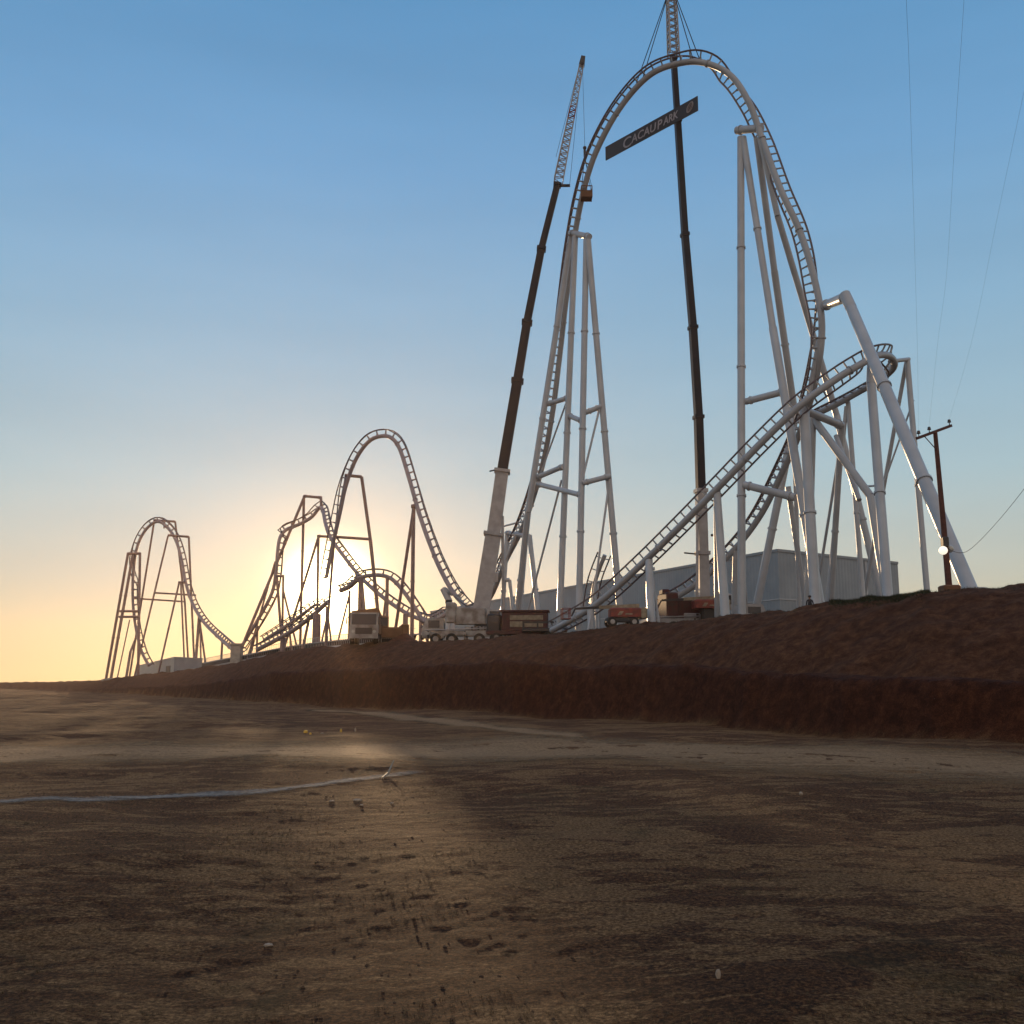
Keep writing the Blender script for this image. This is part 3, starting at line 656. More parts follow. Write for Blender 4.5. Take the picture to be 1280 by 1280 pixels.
# --- crane one
f1=foot(602,112); 
cr1=thing('mobile_crane','white truck mounted telescopic crane parked on the bank, long black boom leaning right','crane',tuple(f1),0)
def crane_carrier(root, body, cabm, sgn=-1, L=12.5):
    # local: x along the truck, front at sgn*x
    s=sgn
    MB().bevbox((0,0,1.25),(L,2.6,.55),.08).build('chassis',M[body],root)
    for i,x in enumerate((-4.9,-3.2,-.2,1.5,3.3,5.0)):
        for y in (-1.15,1.15): wheel(root,x*(-s)*-1 if False else x,y)
    cab=MB(); x0=s*(L/2-1.0)
    # cab with slanted windscreen
    w=1.25; xb=s*(L/2-2.2); xf=s*(L/2+.15); xt=s*(L/2-.35)
    prof=[(xb,.75),(xf,.75),(xf,1.75),(xt,2.85),(xb,2.85)]
    vs=[(x,-w,z) for x,z in prof]+[(x,w,z) for x,z in prof]
    n=5; fs=[tuple(range(n)),tuple(reversed(range(n,2*n)))]+[(i,i+n,(i+1)%n+n,(i+1)%n) for i in range(n)]
    cab.add(vs,fs); c=cab.build('cab',M[cabm],root)
    g=MB(); g.beam((xf+s*.03-s*.02,0,1.80),(xt+s*.03,0,2.75),2.2,h1=.04,side=(0,1,0)); g.build('windscreen',M['glass'],c)
    for y in (-w-.012,w+.012): MB().box((s*(L/2-1.15),y,2.2),(1.2,.02,.8)).build('side_window',M['glass'],c)
    MB().box((xf+s*.05,0,.8),(.18,2.5,.4)).build('bumper',M['dark'],root)
    for y in (-.9,.9): MB().tube([(xf+s*.02,y,1.15),(xf+s*.08,y,1.15)],.14,10).build('headlight',M['globe'],root)
    # deck boxes & superstructure
    MB().bevbox((s*-.2,0,1.75),(4.0,2.5,.45),.06).build('deck',M[body],root)
    MB().tube([(.3,0,1.95),(.3,0,2.25)],1.05,20).build('turntable',M['dark'],root)
    MB().bevbox((-1.2,0,3.15),(3.4,2.3,1.8),.15).build('superstructure',M[body],root)
    MB().bevbox((-3.3,0,3.5),(1.1,2.9,2.1),.1).build('counterweight',M[body],root)
    MB().bevbox((-3.6,0,4.7),(.7,1.2,.4),.08).build('winch',M['dark'],root)
    oc=MB(); oc.bevbox((1.35,-1.35,3.0),(1.5,.9,1.5),.12); q=oc.build('operator_cab',M[body],root)
    MB().box((1.45,-1.82,3.15),(1.1,.02,.8)).build('window',M['glass'],q)
    for x in (-5.6,-1.7,2.6,5.6):
        o=MB().box((x,0,1.15),(.35,5.6,.28)).build('outrigger',M[body],root)
        m=MB(); 
        for y in (-2.7,2.7): m.tube([(x,y,0.05),(x,y,1.4)],.1,8); m.tube([(x,y,0),(x,y,.08)],.35,12)
        m.build('outrigger_jack',M['dark'],o)
    m=MB()
    for k in range(7): m.box((-1.0+k*.35,-1.32,1.75+.3*(k%2)),(.2,.1,.35))
    m.build('hydraulic_block',M['dark'],root)
    MB().tube([(-6,-1.35,1.55),(-1,-1.35,1.7),(4,-1.4,1.95)],.07,6).build('handrail',M['boom'],root)
crane_carrier(cr1,'white','white')
bp=[at(600,772,112),at(617,667,112),at(628,588,112),at(647,475,112.4),at(659,402,112.8),at(677,310,113.2),at(697,230,113.6)]
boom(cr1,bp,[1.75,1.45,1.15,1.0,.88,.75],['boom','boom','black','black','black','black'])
MB().tube([bp[0]+Vector((2.6,0,-1.2)),at(628,645,111.2)],.17,10).build('lift_cylinder',M['boom'],cr1,True)
MB().beam(at(697,232,113.6),at(712,232,113),.35).build('jib_strut',M['dark'],cr1,True)
lattice(cr1,at(698,226,113.6),at(728,76,114),1.05,.45,'boom',20,.045,'red',(.5,.58))
MB().beam(at(727,82,114),at(729,71,114),.7,.5).build('jib_head',M['dark'],cr1,True)
lm=MB()
for (a,b) in (((628,585,111.8),(697,225,113)),((700,198,113.5),(722,90,114)),((712,232,113),(727,80,114))): lm.tube([at(*a)+Vector((-.5 if a[0]!=712 else 0,-.3,0)),at(*b)],.022,4)
lm.build('pendant_line',M['wire'],cr1,True)
MB().beam(at(612,589,111.5),at(621,587,111.8),.12).build('wind_gauge_arm',M['dark'],cr1,True)
MB().box(at(618,722,111.5),(.75,.6,1.0)).build('electric_cabinet',M['boom'],cr1,True)
# --- basket
bk=at(733,240,98.5)
bkr=thing('work_basket','rusty brown work basket hanging against the left flank of the big arch','work basket',tuple(bk-Vector((0,0,.8))))
m=MB(); m.box((0,0,.05),(1.1,1.1,.1)); m.build('basket_floor',M['rust'],bkr)
m=MB()
for x in (-.55,0,.55):
    for y in (-.55,.55): m.box((x,y,.6),(.07,.07,1.2))
for y in (-.55,.55): m.box((0,y,1.2),(1.1,.08,.08)); m.box((0,y,.65),(1.1,.06,.06))
for x in (-.55,.55): m.box((x,0,1.2),(.08,1.1,.08)); m.box((x,0,.65),(.06,1.1,.06))
m.build('guard_rail',M['rust'],bkr)
m=MB(); m.box((0,-.56,.38),(1.1,.03,.7)); m.box((-.56,0,.38),(.03,1.1,.7)); m.box((.56,0,.38),(.03,1.1,.7)); m.build('kick_panel',M['rust'],bkr)
hk=at(731,196,98.5)-Vector(bkr.location)
m=MB()
for x in (-.5,.5):
    for y in (-.5,.5): m.tube([(x,y,1.2),hk],.025,4)
m.build('sling',M['wire'],bkr)
m=MB(); m.tube([hk,hk+Vector((0,0,.9))],.13,8); m.sphere(hk+Vector((0,0,1.0)),.2,8,6); m.build('hook_ball',M['dark'],bkr)
hl=MB(); hl.tube([at(731,183,98.5),at(728,76,114)],.018,4); hl.build('hoist_line',M['wire'],cr1,True)
# --- crane two
f2=foot(880,93)
cr2=thing('mobile_crane','white based telescopic crane whose black boom rises straight to the top of the big arch','crane',tuple(f2),R(8))
crane_carrier(cr2,'boom','boom',1,11.0)
for o in cr2.children:
    if o.name.startswith(('counterweight','superstructure','winch')):
        o.data.materials[0]=M['dkred']; o.data.transform(Matrix.Translation((0,0,-.75)))
def w2l(root,p):
    v=Vector(p)-Vector(root.location); return Matrix.Rotation(-root.rotation_euler.z,3,'Z')@v
bp2=[at(880,776,93),at(878,690,93),at(876,612,93),at(873,520,93.1),at(866,408,93.2),at(856,292,93.4),at(847,150,93.8),at(842,72,94)]
bp2=[w2l(cr2,p) for p in bp2]
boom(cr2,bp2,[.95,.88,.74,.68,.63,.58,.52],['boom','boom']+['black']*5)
for o in list(cr2.children):
    pass
def build_local_fix(root):   # world=True builds subtract only location; the boom above was given in local axes, so add it back
    pass
lat=[w2l(cr2,p) for p in (at(842,70,94),at(838,-28,94.5))]
loc2=Vector(cr2.location)
for o in cr2.children:
    if o.name.startswith('boom_section'):
        o.data.transform(Matrix.Translation(loc2))
        for c in o.children: c.data.transform(Matrix.Translation(loc2))
n0=set(cr2.children)
lattice(cr2,lat[0]+loc2,lat[1]+loc2,.95,.75,'boom',12,.05)
hook=w2l(cr2,at(839,-22,93)); 
MB().beam(lat[1]-Vector((.3,0,0)),hook+Vector((.2,0,.7)),.6).build('jib_head',M['dark'],cr2)
MB().bevbox(hook,(.6,.5,.8),.1).build('hook_block',M['dark'],cr2)
MB().tube([w2l(cr2,at(872,640,92.2)),w2l(cr2,at(871,770,92))],.13,8).build('lift_cylinder',M['boom'],cr2)
MB().beam(w2l(cr2,at(855,691,92.3)),w2l(cr2,at(875,693,92.4)),.1).build('wind_gauge_arm',M['dark'],cr2)
MB().sphere(w2l(cr2,at(890,669,92.6)),.13,8,6).build('camera_ball',M['dark'],cr2)
hw=at(839,-20,93)
for i,(px,py,Y) in enumerate(((794,108,94),(803,99,93.5),(866,73,91.5),(874,73,91.2))):
    d=['leftmost','second from the left','third from the left','rightmost'][i]
    o=MB().tube([hw,at(px,py,Y)],.045,5).build('lifting_sling',M['wire']); tag(o,f'{d} of the four dark slings holding the big arch','lifting sling','slings holding the big arch')
# --- banner
bl_t=at(757,184,95.5); 
br=at(872,120,90.5)
zt_=br.z
dl=ray(757,184); tt=(zt_-CAMZ)/dl.z; blp=Vector((dl.x*tt,dl.y*tt,zt_))
ban=thing('banner','long dark slanting banner with pale lettering fixed across the crane boom','banner',tuple(blp))
ex=(br-blp); LN=ex.length; ex.normalize(); H=1.52; nz_=ex.cross(Vector((0,0,1))); 
if nz_.y>0: nz_=-nz_
m=MB(); m.beam(blp-Vector((0,0,H/2)),br-Vector((0,0,H/2)),.08,h1=H,side=nz_); m.build('panel',M['banner'],ban,True)
def text_mesh(body,size,ox,oz,name,shear=0.,xs=1.):
    cu=bpy.data.curves.new(name,'FONT'); cu.body=body; cu.size=size; cu.extrude=.01; cu.shear=shear; cu.offset=.018; cu.space_character=1.02
    t=bpy.data.objects.new('tmp',cu); COL.objects.link(t); bpy.context.view_layer.update()
    dg=bpy.context.evaluated_depsgraph_get(); me=bpy.data.meshes.new_from_object(t.evaluated_get(dg)); bpy.data.objects.remove(t)
    o=bpy.data.objects.new(name,me); COL.objects.link(o)
    base=blp-Vector((0,0,H)) - Vector(ban.location)
    for v in me.vertices:
        x,y,z=v.co; v.co=base+ex*(ox+x*xs)+Vector((0,0,oz+y))+nz_*(.055+z)
    me.materials.clear(); me.materials.append(M['letter']); o.parent=ban; return o
x=LN*.20
text_mesh('C',1.55,x,.16,'letter',.05,1.15); text_mesh('ACAU',1.2,x+1.25,.33,'lettering',.15,1.0); text_mesh('P',1.3,x+4.75,.28,'letter',.1,1.0); text_mesh('ARK',1.12,x+5.6,.38,'lettering',.15,.85)
cx=LN*.925
m=MB(); base=blp-Vector((0,0,H))
rp=[]
for k in range(25):
    a=2*math.pi*k/24; rr_=.52*math.cos(a); r2=.30*math.sin(a); c_,s_=math.cos(.9),math.sin(.9)
    rp.append(base+ex*(cx+rr_*c_-r2*s_)+Vector((0,0,.76+rr_*s_+r2*c_))+nz_*.06)
m.tube(rp,.05,5,False)
for q in (-.12,.12):
    m.tube([base+ex*(cx+a*math.cos(.9)-(q*(1-a*a*2.6))*math.sin(.9))+Vector((0,0,.76+a*math.sin(.9)+(q*(1-a*a*2.6))*math.cos(.9)))+nz_*.06 for a in (-.5,-.25,0,.25,.5)],.035,5)
m.build('emblem',M['letter'],ban,True)
m=MB()
for t_ in (.72,.80): p=blp.lerp(br,t_)-Vector((0,0,.3)); m.tube([p+Vector((0,.05,0)),p+Vector((0,.7,0))],.04,5); p=p-Vector((0,0,.9)); m.tube([p+Vector((0,.05,0)),p+Vector((0,.7,0))],.04,5)
m.build('mounting_arm',M['dark'],ban,True)
# ======================= vehicles and machines =======================
def boom_lift(label, px, Y, rz, ln=7.5, dz=0., bodyc='red'):
    f=foot(px,Y); r=thing('boom_lift',label,'boom lift',tuple(f),rz)
    MB().bevbox((0,0,.75),(3.2,1.9,.45),.06).build('chassis',M['dark'],r)
    for x in (-1.15,1.15):
        for y in (-1.1,1.1): wheel(r,x,y,.5,.38)
    class T_(MB):
        def build(q,*a_,**k_):
            q.v=[v+Vector((0,0,dz)) for v in q.v]; return MB.build(q,*a_,**k_)
    if dz: MB().bevbox((.3,0,.9+dz/2),(1.3,1.2,dz+.4),.1).build('turret',M['dark'],r)
    T_().bevbox((.35,-.55,1.5),(3.4,.95,.95),.14).build('engine_cover',M[bodyc],r)
    T_().bevbox((.35,.7,1.5),(3.2,.7,.95),.14).build('tank_cover',M[bodyc],r)
    T_().bevbox((2.25,0,1.45),(.7,2.2,1.15),.12).build('counterweight',M['cream'],r)
    T_().beam((1.9,0,2.25),(-2.4,0,2.05),.4,.34).build('boom_section',M['cream'],r)
    T_().beam((-2.3,0,2.05),(-ln+2.6,0,1.9),.26,.22).build('boom_section',M['dark'],r)
    T_().beam((-ln+2.6,0,1.9),(-ln+2.2,0,1.1),.16).build('jib',M['dark'],r)
    m=T_(); bx=-ln+1.6
    for dx in (-.4,.4):
        for dy in (-.9,0,.9): m.box((bx+dx,dy,1.35),(.06,.06,1.1))
        m.box((bx+dx,0,1.9),(.06,1.9,.06)); m.box((bx+dx,0,1.4),(.05,1.9,.05))
    for dy in (-.9,.9): m.box((bx,dy,1.9),(.86,.06,.06)); m.box((bx,dy,1.4),(.8,.05,.05))
    m.box((bx,0,.82),(.9,1.9,.06)); m.build('basket',M[bodyc],r)
    m=T_(); m.add([(-.6,-1.036,1.2),(-.2,-1.036,1.2),(.1,-1.036,1.6),(-.3,-1.036,1.6),(.2,-1.036,1.25),(1.0,-1.036,1.25),(1.0,-1.036,1.4),(.3,-1.036,1.4)],[(0,1,2,3),(4,5,6,7)]); m.build('side_stripe',M['cream'],r)
    return r
boom_lift('red boom lift with a cream counterweight parked below the inclined track',777,84.5,R(4)).scale=(.78,.78,.78)
boom_lift('second, farther orange red boom lift beside the foot of the upright crane',882,90.5,R(6),7.5,1.9).scale=(.8,.8,.8)
# red truck body behind crane one
f=foot(649,103.5); tr=thing('flatbed_truck','dark red truck with cream side panels at the rear of the white crane','truck',tuple(f),R(-4))
MB().bevbox((0,0,1.0),(6.5,2.4,.35),.06).build('chassis',M['dkred'],tr)
for x in (-2.2,1.2,2.5):
    for y in (-1.05,1.05): wheel(tr,x,y,.5,.35)
MB().bevbox((.6,0,2.1),(4.6,2.4,1.8),.08).build('cargo_box',M['dkred'],tr)
MB().box((.8,-1.215,2.45),(3.3,.03,.45)).build('side_panel',M['cream'],tr); MB().box((.8,-1.215,1.8),(3.3,.03,.55)).build('side_panel',M['cream'],tr)
MB().bevbox((-2.5,0,2.0),(1.4,2.3,1.7),.15).build('cab',M['dark'],tr)
MB().box((-2.5,-1.165,2.3),(.9,.03,.6)).build('side_window',M['glass'],tr)
MB().box((.6,0,3.12),(4.9,2.6,.16)).build('roof_rack',M['dkred'],tr)
f=foot(681,101); tl=thing('equipment_trailer','low black trailer bed beside the foot of the inclined track','trailer',tuple(f),R(-3))
MB().bevbox((0,0,1.0),(4.4,2.2,.3),.05).build('bed',M['dark'],tl)
for x in (.4,1.4):
    for y in (-1.0,1.0): wheel(tl,x,y,.42,.3)
for x in (-2.1,-.7,.7,2.1):
    for y in (-1.05,1.05): MB().box((x,y,1.4),(.1,.08,.7)).build('stake',M['dark'],tl)
MB().box((0,-1.05,1.72),(4.3,.07,.2)).build('side_board',M['dark'],tl)
# white dump truck
f=foot(456,113.5); dt=thing('dump_truck','white dump truck with a broad windscreen facing the camera on the crest','truck',tuple(f),R(4))
def dump(r):
    MB().bevbox((0,2.6,.95),(1.2,7.4,.4),.05).build('chassis',M['dark'],r)
    for y in (-.2,3.6,5.0):
        for x in (-1.1,1.1):
            o=MB().tube([(x-.2,y,.55),(x+.2,y,.55)],.55,16).build('wheel',M['rubber'],r); MB().tube([(x-.22,y,.55),(x+.22,y,.55)],.26,10).build('rim',M['white'],o)
    w=1.25
    prof=[(-1.35,.55),(-1.4,1.75),(-1.15,3.0),(.7,3.05),(.7,.75)]
    vs=[(-w,y,z) for y,z in prof]+[(w,y,z) for y,z in prof]; n=5
    c=MB().add(vs,[tuple(range(n)),tuple(reversed(range(n,2*n)))]+[(i,i+n,(i+1)%n+n,(i+1)%n) for i in range(n)]).build('cab',M['white'],r)
    MB().beam((0,-1.40,1.85),(0,-1.19,2.85),2.2,h1=.04,side=(1,0,0)).build('windscreen',M['glass'],c)
    MB().box((0,-1.40,1.25),(1.5,.08,.6)).build('grille',M['dark'],c)
    for x in (-w-.012,w+.012): MB().box((x,-.25,2.3),(.02,1.0,.75)).build('side_window',M['glass'],c)
    MB().box((0,-1.45,.72),(2.5,.2,.35)).build('bumper',M['white'],r)
    for x in (-.95,.95): MB().tube([(x,-1.42,1.2),(x,-1.47,1.2)],.15,10).build('headlight',M['globe'],r)
    for x in (-1.55,1.55):
        m=MB(); m.tube([(x*.82,-1.2,2.5),(x,-1.35,2.5)],.03,4); m.box((x,-1.35,2.2),(.1,.2,.6)); m.build('mirror',M['dark'],r)
    wv=1.28; p2=[(.95,1.2),(.95,3.1),(6.3,3.0),(6.6,2.2),(6.0,1.2)]
    vs=[(-wv,y,z) for y,z in p2]+[(wv,y,z) for y,z in p2]
    MB().add(vs,[tuple(range(n)),tuple(reversed(range(n,2*n)))]+[(i,i+n,(i+1)%n+n,(i+1)%n) for i in range(n)]).build('dump_body',M['brownmach'],r)
dump(dt); dt.scale=(1.2,1.2,1.15)
# excavator
f=foot(484,120); exv=thing('excavator','brown excavator with a folded arm standing behind the white dump truck','excavator',tuple(f),R(12))
def excav(r):
    for y in (-1.1,1.1):
        m=MB(); pts=[(-1.7,y,.45),(-1.4,y,.85),(1.4,y,.85),(1.7,y,.45),(1.4,y,.05),(-1.4,y,.05)]
        vs=[(a,b-.28,c) for a,b,c in pts]+[(a,b+.28,c) for a,b,c in pts]; n=6
        m.add(vs,[tuple(range(n)),tuple(reversed(range(n,2*n)))]+[(i,i+n,(i+1)%n+n,(i+1)%n) for i in range(n)]); m.build('crawler_track',M['rubber'],r)
    MB().bevbox((.5,0,1.5),(3.0,2.4,1.0),.15).build('body',M['brownmach'],r)
    MB().bevbox((1.7,0,1.7),(.8,2.5,1.3),.15).build('counterweight',M['brownmach'],r)
    c=MB().bevbox((-.6,-.65,2.3),(1.3,1.0,1.6),.12).build('cab',M['brownmach'],r)
    MB().box((-.6,-1.165,2.5),(1.0,.03,.8)).build('window',M['glass'],c)
    MB().beam((-.2,.3,1.9),(-1.1,.3,3.7),.5,.5).build('boom',M['brownmach'],r)
    MB().beam((-1.0,.3,3.65),(-3.6,.3,3.4),.5,.35).build('arm',M['brownmach'],r)
    MB().tube([(-.9,.3,2.4),(-1.9,.3,3.4)],.09,8).build('cylinder',M['dark'],r)
    MB().add([(-3.9,-.2,3.3),(-3.2,-.2,3.3),(-3.3,-.2,2.4),(-3.9,-.2,2.1),(-3.9,.8,3.3),(-3.2,.8,3.3),(-3.3,.8,2.4),(-3.9,.8,2.1)],[(0,1,2,3),(7,6,5,4),(0,4,5,1),(1,5,6,2),(2,6,7,3),(3,7,4,0)]).build('bucket',M['dark'],r)
excav(exv); exv.scale=(1.15,1.15,1.2)
# spoil mound beside excavator
def mound(px,Y,w,d,h,label):
    c=foot(px,Y); vs=[];fs=[];n=28;m=10
    vs.append((c.x,c.y,c.z+h))
    for i in range(1,m+1):
        for j in range(n):
            a=2*math.pi*j/n; q=i/m; x=c.x+w*q*math.cos(a); y=c.y+d*q*math.sin(a)
            zz=c.z+h*(1-q)**.8*(1+.35*noise.noise(Vector((x*.7,y*.7,2))))-.25*q+.12*noise.noise(Vector((x*2,y*2,5)))
            vs.append((x,y,zz))
    fs=[(0,1+j,1+(j+1)%n) for j in range(n)]
    for i in range(m-1):
        for j in range(n): fs.append((1+i*n+j,1+(i+1)*n+j,1+(i+1)*n+(j+1)%n,1+i*n+(j+1)%n))
    me=bpy.data.meshes.new('soil_mound'); me.from_pydata(vs,[],fs); me.update(); me.materials.append(paint('mound_soil',(.14,.06,.035),.95,var=.25,scale=1.5,bump=.5))
    o=bpy.data.objects.new('soil_mound',me); COL.objects.link(o); tag(o,label,'soil mound')
mound(505,119,3.6,2.4,1.7,'dark red brown heap of soil between the excavator and the white crane')
# ======================= utility pole & wires =======================
fp=foot(1187,60,740); pt=at(1169,541,60.5)
pole=thing('utility_pole','dark red brown wooden utility pole with a crossarm and two round lamps','utility pole',tuple(fp))
MB().tube([fp-Vector((0,0,.5)),fp.lerp(pt,.5),pt],[.20,.16,.13],10).build('pole_shaft',M['wood'],pole,True,True)
MB().bevbox((0,0,.15),(1.0,1.0,.5),.08).build('footing',M['rust'],pole)
a0=at(1146,548,59.5); a1=at(1189,532,61.5)
MB().beam(a0,a1,.16,h1=.14,side=(0,0,1)).build('crossarm',M['wood'],pole,True)
ins=[]
for t_ in (.06,.36,.95):
    q=a0.lerp(a1,t_); m=MB(); m.tube([q,q+Vector((0,0,.22)),q+Vector((0,0,.24)),q+Vector((0,0,.42))],[.03,.03,.12,.08],8); m.build('insulator',M['porcelain'],pole,True,True); ins.append(q+Vector((0,0,.42)))
MB().tube([a0.lerp(a1,.18)+Vector((0,-.1,0)),fp.lerp(pt,.88)+Vector((0,-.1,0))],.03,5).build('crossarm_brace',M['wood'],pole,True)
lp=at(1179,688,59.5); lp2=at(1187,686,60.4)
MB().sphere(lp,.25,14,10).build('lamp_globe',M['lamp'],pole,True,True)
tag(MB().sphere(lp2,.24,14,10).build('lamp_globe',M['globe'],pole,True,True),'unlit pale lamp globe behind the lit one')
MB().bevbox(tuple(at(1181,677,59.9)-fp),(.35,.45,.55),.05).build('lamp_housing',M['dark'],pole)
def wire(pts, label, r=.014):
    S=[Vector(q) for q in catmull([list(p) for p in pts],12)]
    o=MB().tube(S,r,4).build('power_line',M['wire']); tag(o,label,'power line','wires strung from the wooden pole')
wire([ins[0],at(1147,450,50),at(1143,300,38),at(1137,100,25),at(1133,0,20),at(1128,-200,14)],'leftmost thin wire climbing from the pole to the top of the picture',.0027)
wire([ins[1],at(1172,430,50),at(1183,345,44),at(1192,200,32),at(1205,0,22),at(1216,-200,15)],'middle thin wire climbing from the pole to the top of the picture',.0027)
wire([ins[2],at(1207,455,53),at(1222,395,48),at(1245,280,38),at(1280,115,26),at(1320,-60,18)],'rightmost thin wire climbing from the pole to the right edge',.0027)
wire([fp.lerp(pt,.27),at(1200,691,57),at(1216,684,55),at(1247,652,50),at(1284,606,44),at(1330,540,36)],'low sagging wire running from the lamps to the right edge',.014)
# ======================= person =======================
def person(px,Y,label):
    f=foot(px,Y); me=bpy.data.meshes.new('person')
    J=[((0,0,.95),.135),((0,0,1.2),.14),((0,0,1.42),.13),((0,0,1.52),.055),((0,-.01,1.62),.095),((0,-.01,1.71),.085),
       ((-.10,0,.9),.095),((-.12,.01,.5),.062),((-.13,.03,.10),.045),((-.14,-.10,.04),.04),
       ((.10,0,.9),.095),((.12,-.02,.5),.062),((.14,.0,.10),.045),((.15,-.12,.04),.04),
       ((-.19,0,1.40),.06),((-.25,.02,1.12),.045),((-.24,-.06,.86),.032),((-.24,-.08,.77),.03),
       ((.19,0,1.40),.06),((.26,.0,1.12),.045),((.22,-.10,.88),.032),((.21,-.13,.80),.03)]
    E=[(0,1),(1,2),(2,3),(3,4),(4,5),(0,6),(6,7),(7,8),(8,9),(0,10),(10,11),(11,12),(12,13),(2,14),(14,15),(15,16),(16,17),(2,18),(18,19),(19,20),(20,21)]
    me.from_pydata([j[0] for j in J],E,[]); me.materials.append(M['cloth'])
    o=bpy.data.objects.new('person',me); COL.objects.link(o); o.location=f
    md=o.modifiers.new('skin','SKIN'); 
    for i,j in enumerate(J): me.skin_vertices[0].data[i].radius=(j[1],j[1])
    me.skin_vertices[0].data[0].use_root=True
    o.modifiers.new('sub','SUBSURF').levels=1
    bpy.context.view_layer.update(); dg=bpy.context.evaluated_depsgraph_get()
    nm=bpy.data.meshes.new_from_object(o.evaluated_get(dg)); o.modifiers.clear(); o.data=nm
    nm.materials.clear(); nm.materials.append(M['cloth']); nm.materials.append(M['skin'])
    for p in nm.polygons:
        p.use_smooth=True
        if p.center.z>1.50 or (p.center.z<.86 and abs(p.center.x)>.19 and p.center.z>.6): p.material_index=1
    h=MB(); h.sphere((0,-.01,1.70),.125,12,8,(1,1.1,.75)); hh=h.build('hair',M['dark'],o)
    tag(o,label,'person'); return o
person(897,86,'person in dark clothes standing by the forked support under the inclined track')
person(1014,74,'person in dark clothes standing small at the feet of the tallest tower')
# ======================= debris =======================
def rock(px,py,r,mat,label,name='stone',cat='stone',sc=(1,1,.7),group=None):
    x,y=gpt(px,py); z=ground(x,y); m=MB(); m.sphere((0,0,0),r,9,6,sc)
    for v in m.v: v *= 1+.28*noise.noise(v*(2.5/r)+Vector((px,py,0)))
    o=m.build(name,M[mat]); o.location=(x,y,z+r*sc[2]*.6); tag(o,label,cat,group); return o
rock(382,917,.10,'yellow','yellow crumpled bag, leftmost of the bright litter beyond the dirt road','plastic_bag','litter',(1.1,.8,.9))
rock(388,919,.07,'yellow','small yellow scrap touching the yellow crumpled bag','plastic_bag','litter',(.8,.8,.9))
rock(403,919,.07,'stone','pale scrap just right of the yellow bag beyond the dirt road','litter_scrap','litter',(1.2,.8,.5))
rock(426,917,.08,'yellow','yellowish scrap between two pale scraps beyond the dirt road','litter_scrap','litter',(.7,.8,1.3))
rock(444,916,.08,'stone','upright pale scrap, rightmost of the bright litter beyond the dirt road','litter_scrap','litter',(.6,.6,1.5))
rock(415,1001,.045,'stone','small pale stone, leftmost of the row just below the footpath','stone','stone',(1.4,1,.6),None)
rock(447,1000,.06,'stone','widest pale stone in the row just below the footpath','stone','stone',(1.7,1,.5))
rock(452,1005,.035,'stone','tiny pale stone just under the widest stone below the footpath','stone','stone')
rock(490,1002,.035,'stone','lone pale stone, rightmost of the row just below the footpath','stone','stone')
rock(1002,1006,.05,'stone','lone white stone on the dark field below the right part of the road','stone','stone',(.8,.8,.9))
rock(898,1233,.03,'stone','pale upright stone nearest the camera near the bottom edge','stone','stone',(.7,.7,1.5))
rock(336,1160,.035,'stone','dull flat pebble in the left foreground of the field','stone','stone',(1.4,1,.5))
x,y=gpt(478,975); x2,y2=gpt(492,968)
o=MB().tube([(x,y,ground(x,y)+.02),((x+x2)/2,(y+y2)/2,ground(x,y)+.08),(x2,y2,ground(x2,y2)+.30)],[.03,.025,.015],6).build('stick',M['cream']); tag(o,'pale bent stick beside the footpath at the edge of the dirt road','stick')
NISH=.18; RAMP=9.5; BACK=(.62,.54,.48)
# ======================= sun, sky, camera =======================
sd=ray(411,738).normalized(); elev=math.asin(sd.z); az=math.atan2(sd.x,sd.y)
sl_=bpy.data.lights.new('sun','SUN'); sl_.energy=3.0; sl_.angle=R(.8); sl_.color=(1,.66,.36)
so=bpy.data.objects.new('sun',sl_); COL.objects.link(so); so.rotation_euler=sd.to_track_quat('Z','Y').to_euler()
w=bpy.data.worlds.new('World'); scene.world=w; w.use_nodes=True; nt=w.node_tree; N=nt.nodes; L=nt.links
bg=N['Background']; sky=N.new('ShaderNodeTexSky'); sky.sky_type='NISHITA'; sky.sun_disc=False
sky.sun_elevation=elev; sky.sun_rotation=az; sky.air_density=1.0; sky.dust_density=.3; sky.ozone_density=3.0; sky.altitude=500
tc=N.new('ShaderNodeTexCoord'); nv=N.new('ShaderNodeVectorMath'); nv.operation='NORMALIZE'; L.new(tc.outputs['Generated'],nv.inputs[0])
dp=N.new('ShaderNodeVectorMath'); dp.operation='DOT_PRODUCT'; L.new(nv.outputs['Vector'],dp.inputs[0]); dp.inputs[1].default_value=sd
mx=N.new('ShaderNodeMath'); mx.operation='MAXIMUM'; mx.inputs[1].default_value=0; L.new(dp.outputs['Value'],mx.inputs[0])
sx=N.new('ShaderNodeSeparateXYZ'); L.new(nv.outputs['Vector'],sx.inputs[0])
rp_=N.new('ShaderNodeValToRGB'); e=rp_.color_ramp.elements
def s2l(c): return tuple(((v/255+.055)/1.055)**2.4 if v>10 else v/3294 for v in c)+(1,)
SKY=[(0,(214,190,148)),(.045,(207,194,158)),(.0955,(192,193,178)),(.19,(166,190,196)),(.333,(139,178,204)),(.464,(114,163,204)),(.60,(92,148,194)),(1.,(64,112,165))]
e[0].position=0; e[0].color=s2l(SKY[0][1]); e[1].position=1; e[1].color=s2l(SKY[-1][1])
for p_,c_ in SKY[1:-1]: q_=e.new(p_); q_.color=s2l(c_)
L.new(sx.outputs['Z'],rp_.inputs['Fac'])
cm=N.new('ShaderNodeMapping'); cm.inputs['Scale'].default_value=(1.6,1.6,9); L.new(nv.outputs['Vector'],cm.inputs['Vector'])
cn=N.new('ShaderNodeTexNoise'); cn.inputs['Scale'].default_value=1.6; cn.inputs['Detail'].default_value=5; L.new(cm.outputs['Vector'],cn.inputs['Vector'])
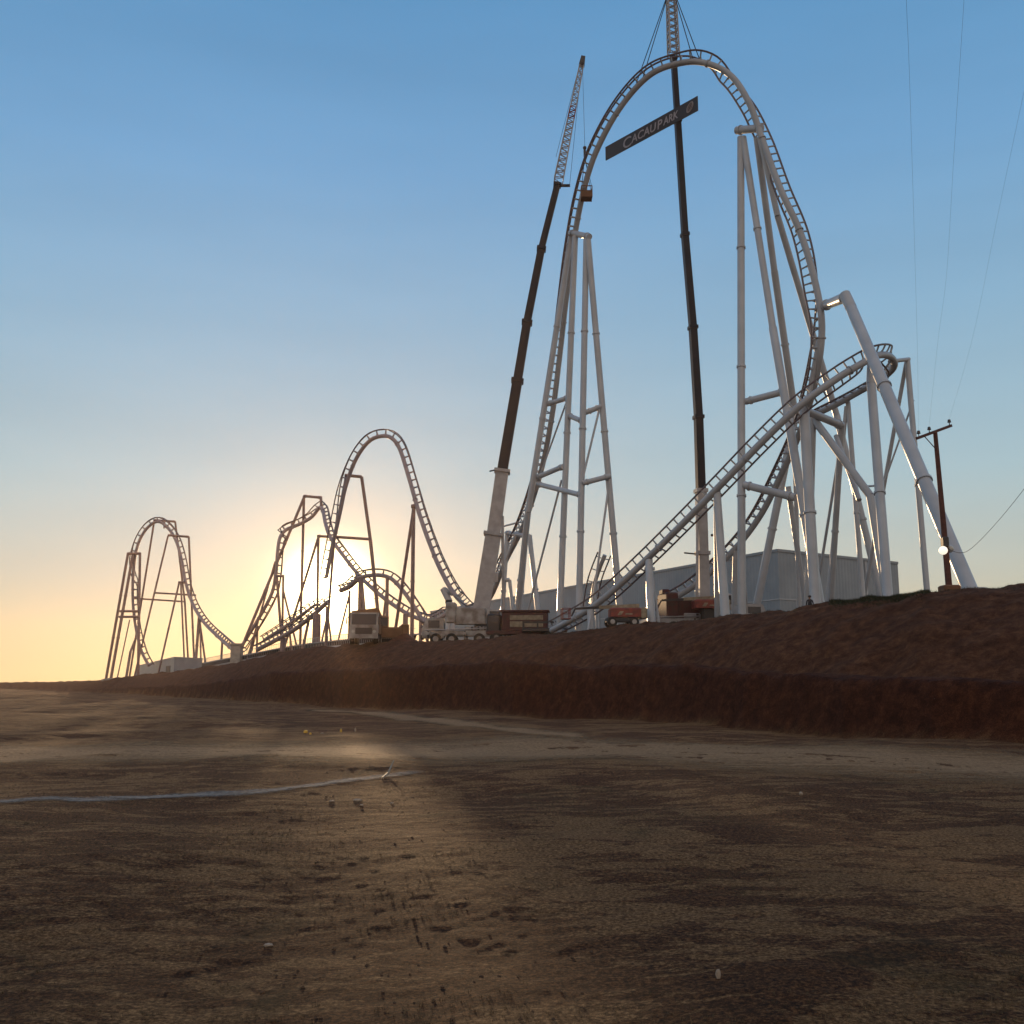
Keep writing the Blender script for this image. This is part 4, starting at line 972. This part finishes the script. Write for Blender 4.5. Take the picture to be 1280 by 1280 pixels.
cr_=N.new('ShaderNodeMapRange'); cr_.inputs['From Min'].default_value=.3; cr_.inputs['From Max'].default_value=.7; cr_.inputs['To Min'].default_value=RAMP*.955; cr_.inputs['To Max'].default_value=RAMP*1.04; L.new(cn.outputs['Fac'],cr_.inputs['Value'])
sk=N.new('ShaderNodeVectorMath'); sk.operation='SCALE'; L.new(sky.outputs['Color'],sk.inputs[0]); sk.inputs['Scale'].default_value=NISH
r2=N.new('ShaderNodeVectorMath'); r2.operation='SCALE'; L.new(rp_.outputs['Color'],r2.inputs[0]); L.new(cr_.outputs['Result'],r2.inputs['Scale'])
ad=N.new('ShaderNodeVectorMath'); ad.operation='ADD'; L.new(sk.outputs['Vector'],ad.inputs[0]); L.new(r2.outputs['Vector'],ad.inputs[1])
hz=N.new('ShaderNodeVectorMath'); hz.operation='DOT_PRODUCT'; L.new(nv.outputs['Vector'],hz.inputs[0]); hz.inputs[1].default_value=(-math.sin(az),-math.cos(az),0)
mr=N.new('ShaderNodeMapRange'); mr.inputs['From Min'].default_value=-.35; mr.inputs['From Max'].default_value=.6; L.new(hz.outputs['Value'],mr.inputs['Value'])
mxn=N.new('ShaderNodeMix'); mxn.data_type='RGBA'; L.new(mr.outputs['Result'],mxn.inputs[0]); L.new(ad.outputs['Vector'],mxn.inputs[6]); mxn.inputs[7].default_value=(BACK[0]*10,BACK[1]*10,BACK[2]*10,1)
last=mxn.outputs[2]
for pw,am,col in ((2300,110,(1,.80,.42)),(230,5.0,(1,.50,.10)),(24,.42,(1,.60,.26))):
    p=N.new('ShaderNodeMath'); p.operation='POWER'; p.inputs[1].default_value=pw; L.new(mx.outputs[0],p.inputs[0])
    v=N.new('ShaderNodeVectorMath'); v.operation='SCALE'; v.inputs[0].default_value=tuple(c*am for c in col); L.new(p.outputs[0],v.inputs['Scale'])
    a=N.new('ShaderNodeVectorMath'); a.operation='ADD'; L.new(last,a.inputs[0]); L.new(v.outputs['Vector'],a.inputs[1]); last=a.outputs['Vector']
L.new(last,bg.inputs['Color']); bg.inputs['Strength'].default_value=.10
cam=bpy.data.cameras.new('camera'); cam.sensor_width=36; cam.lens=36; cam.clip_end=20000
co=bpy.data.objects.new('camera',cam); COL.objects.link(co); co.location=(0,0,CAMZ); co.rotation_euler=(R(90)+PITCH,0,0); scene.camera=co
scene.view_settings.view_transform='Standard'; scene.view_settings.look='None'; scene.view_settings.exposure=0; scene.view_settings.gamma=1
scene.render.resolution_x=1024; scene.render.resolution_y=1024

# ======================= haze =======================
if HAZE>0:
    h=MB().box((0,0,45),(3300,3300,104)).build('haze',None); tag(h,kind='stuff'); h['label']='thin warm evening haze over the whole building site'
    hm=bpy.data.materials.new('haze_air'); hm.use_nodes=True; n_=hm.node_tree.nodes; n_.remove(n_['Principled BSDF'])
    pv=n_.new('ShaderNodeVolumePrincipled'); pv.inputs['Color'].default_value=(.98,.70,.52,1); pv.inputs['Density'].default_value=HAZE; pv.inputs['Anisotropy'].default_value=.72
    hm.node_tree.links.new(pv.outputs['Volume'],n_['Material Output'].inputs['Volume']); h.data.materials.append(hm)
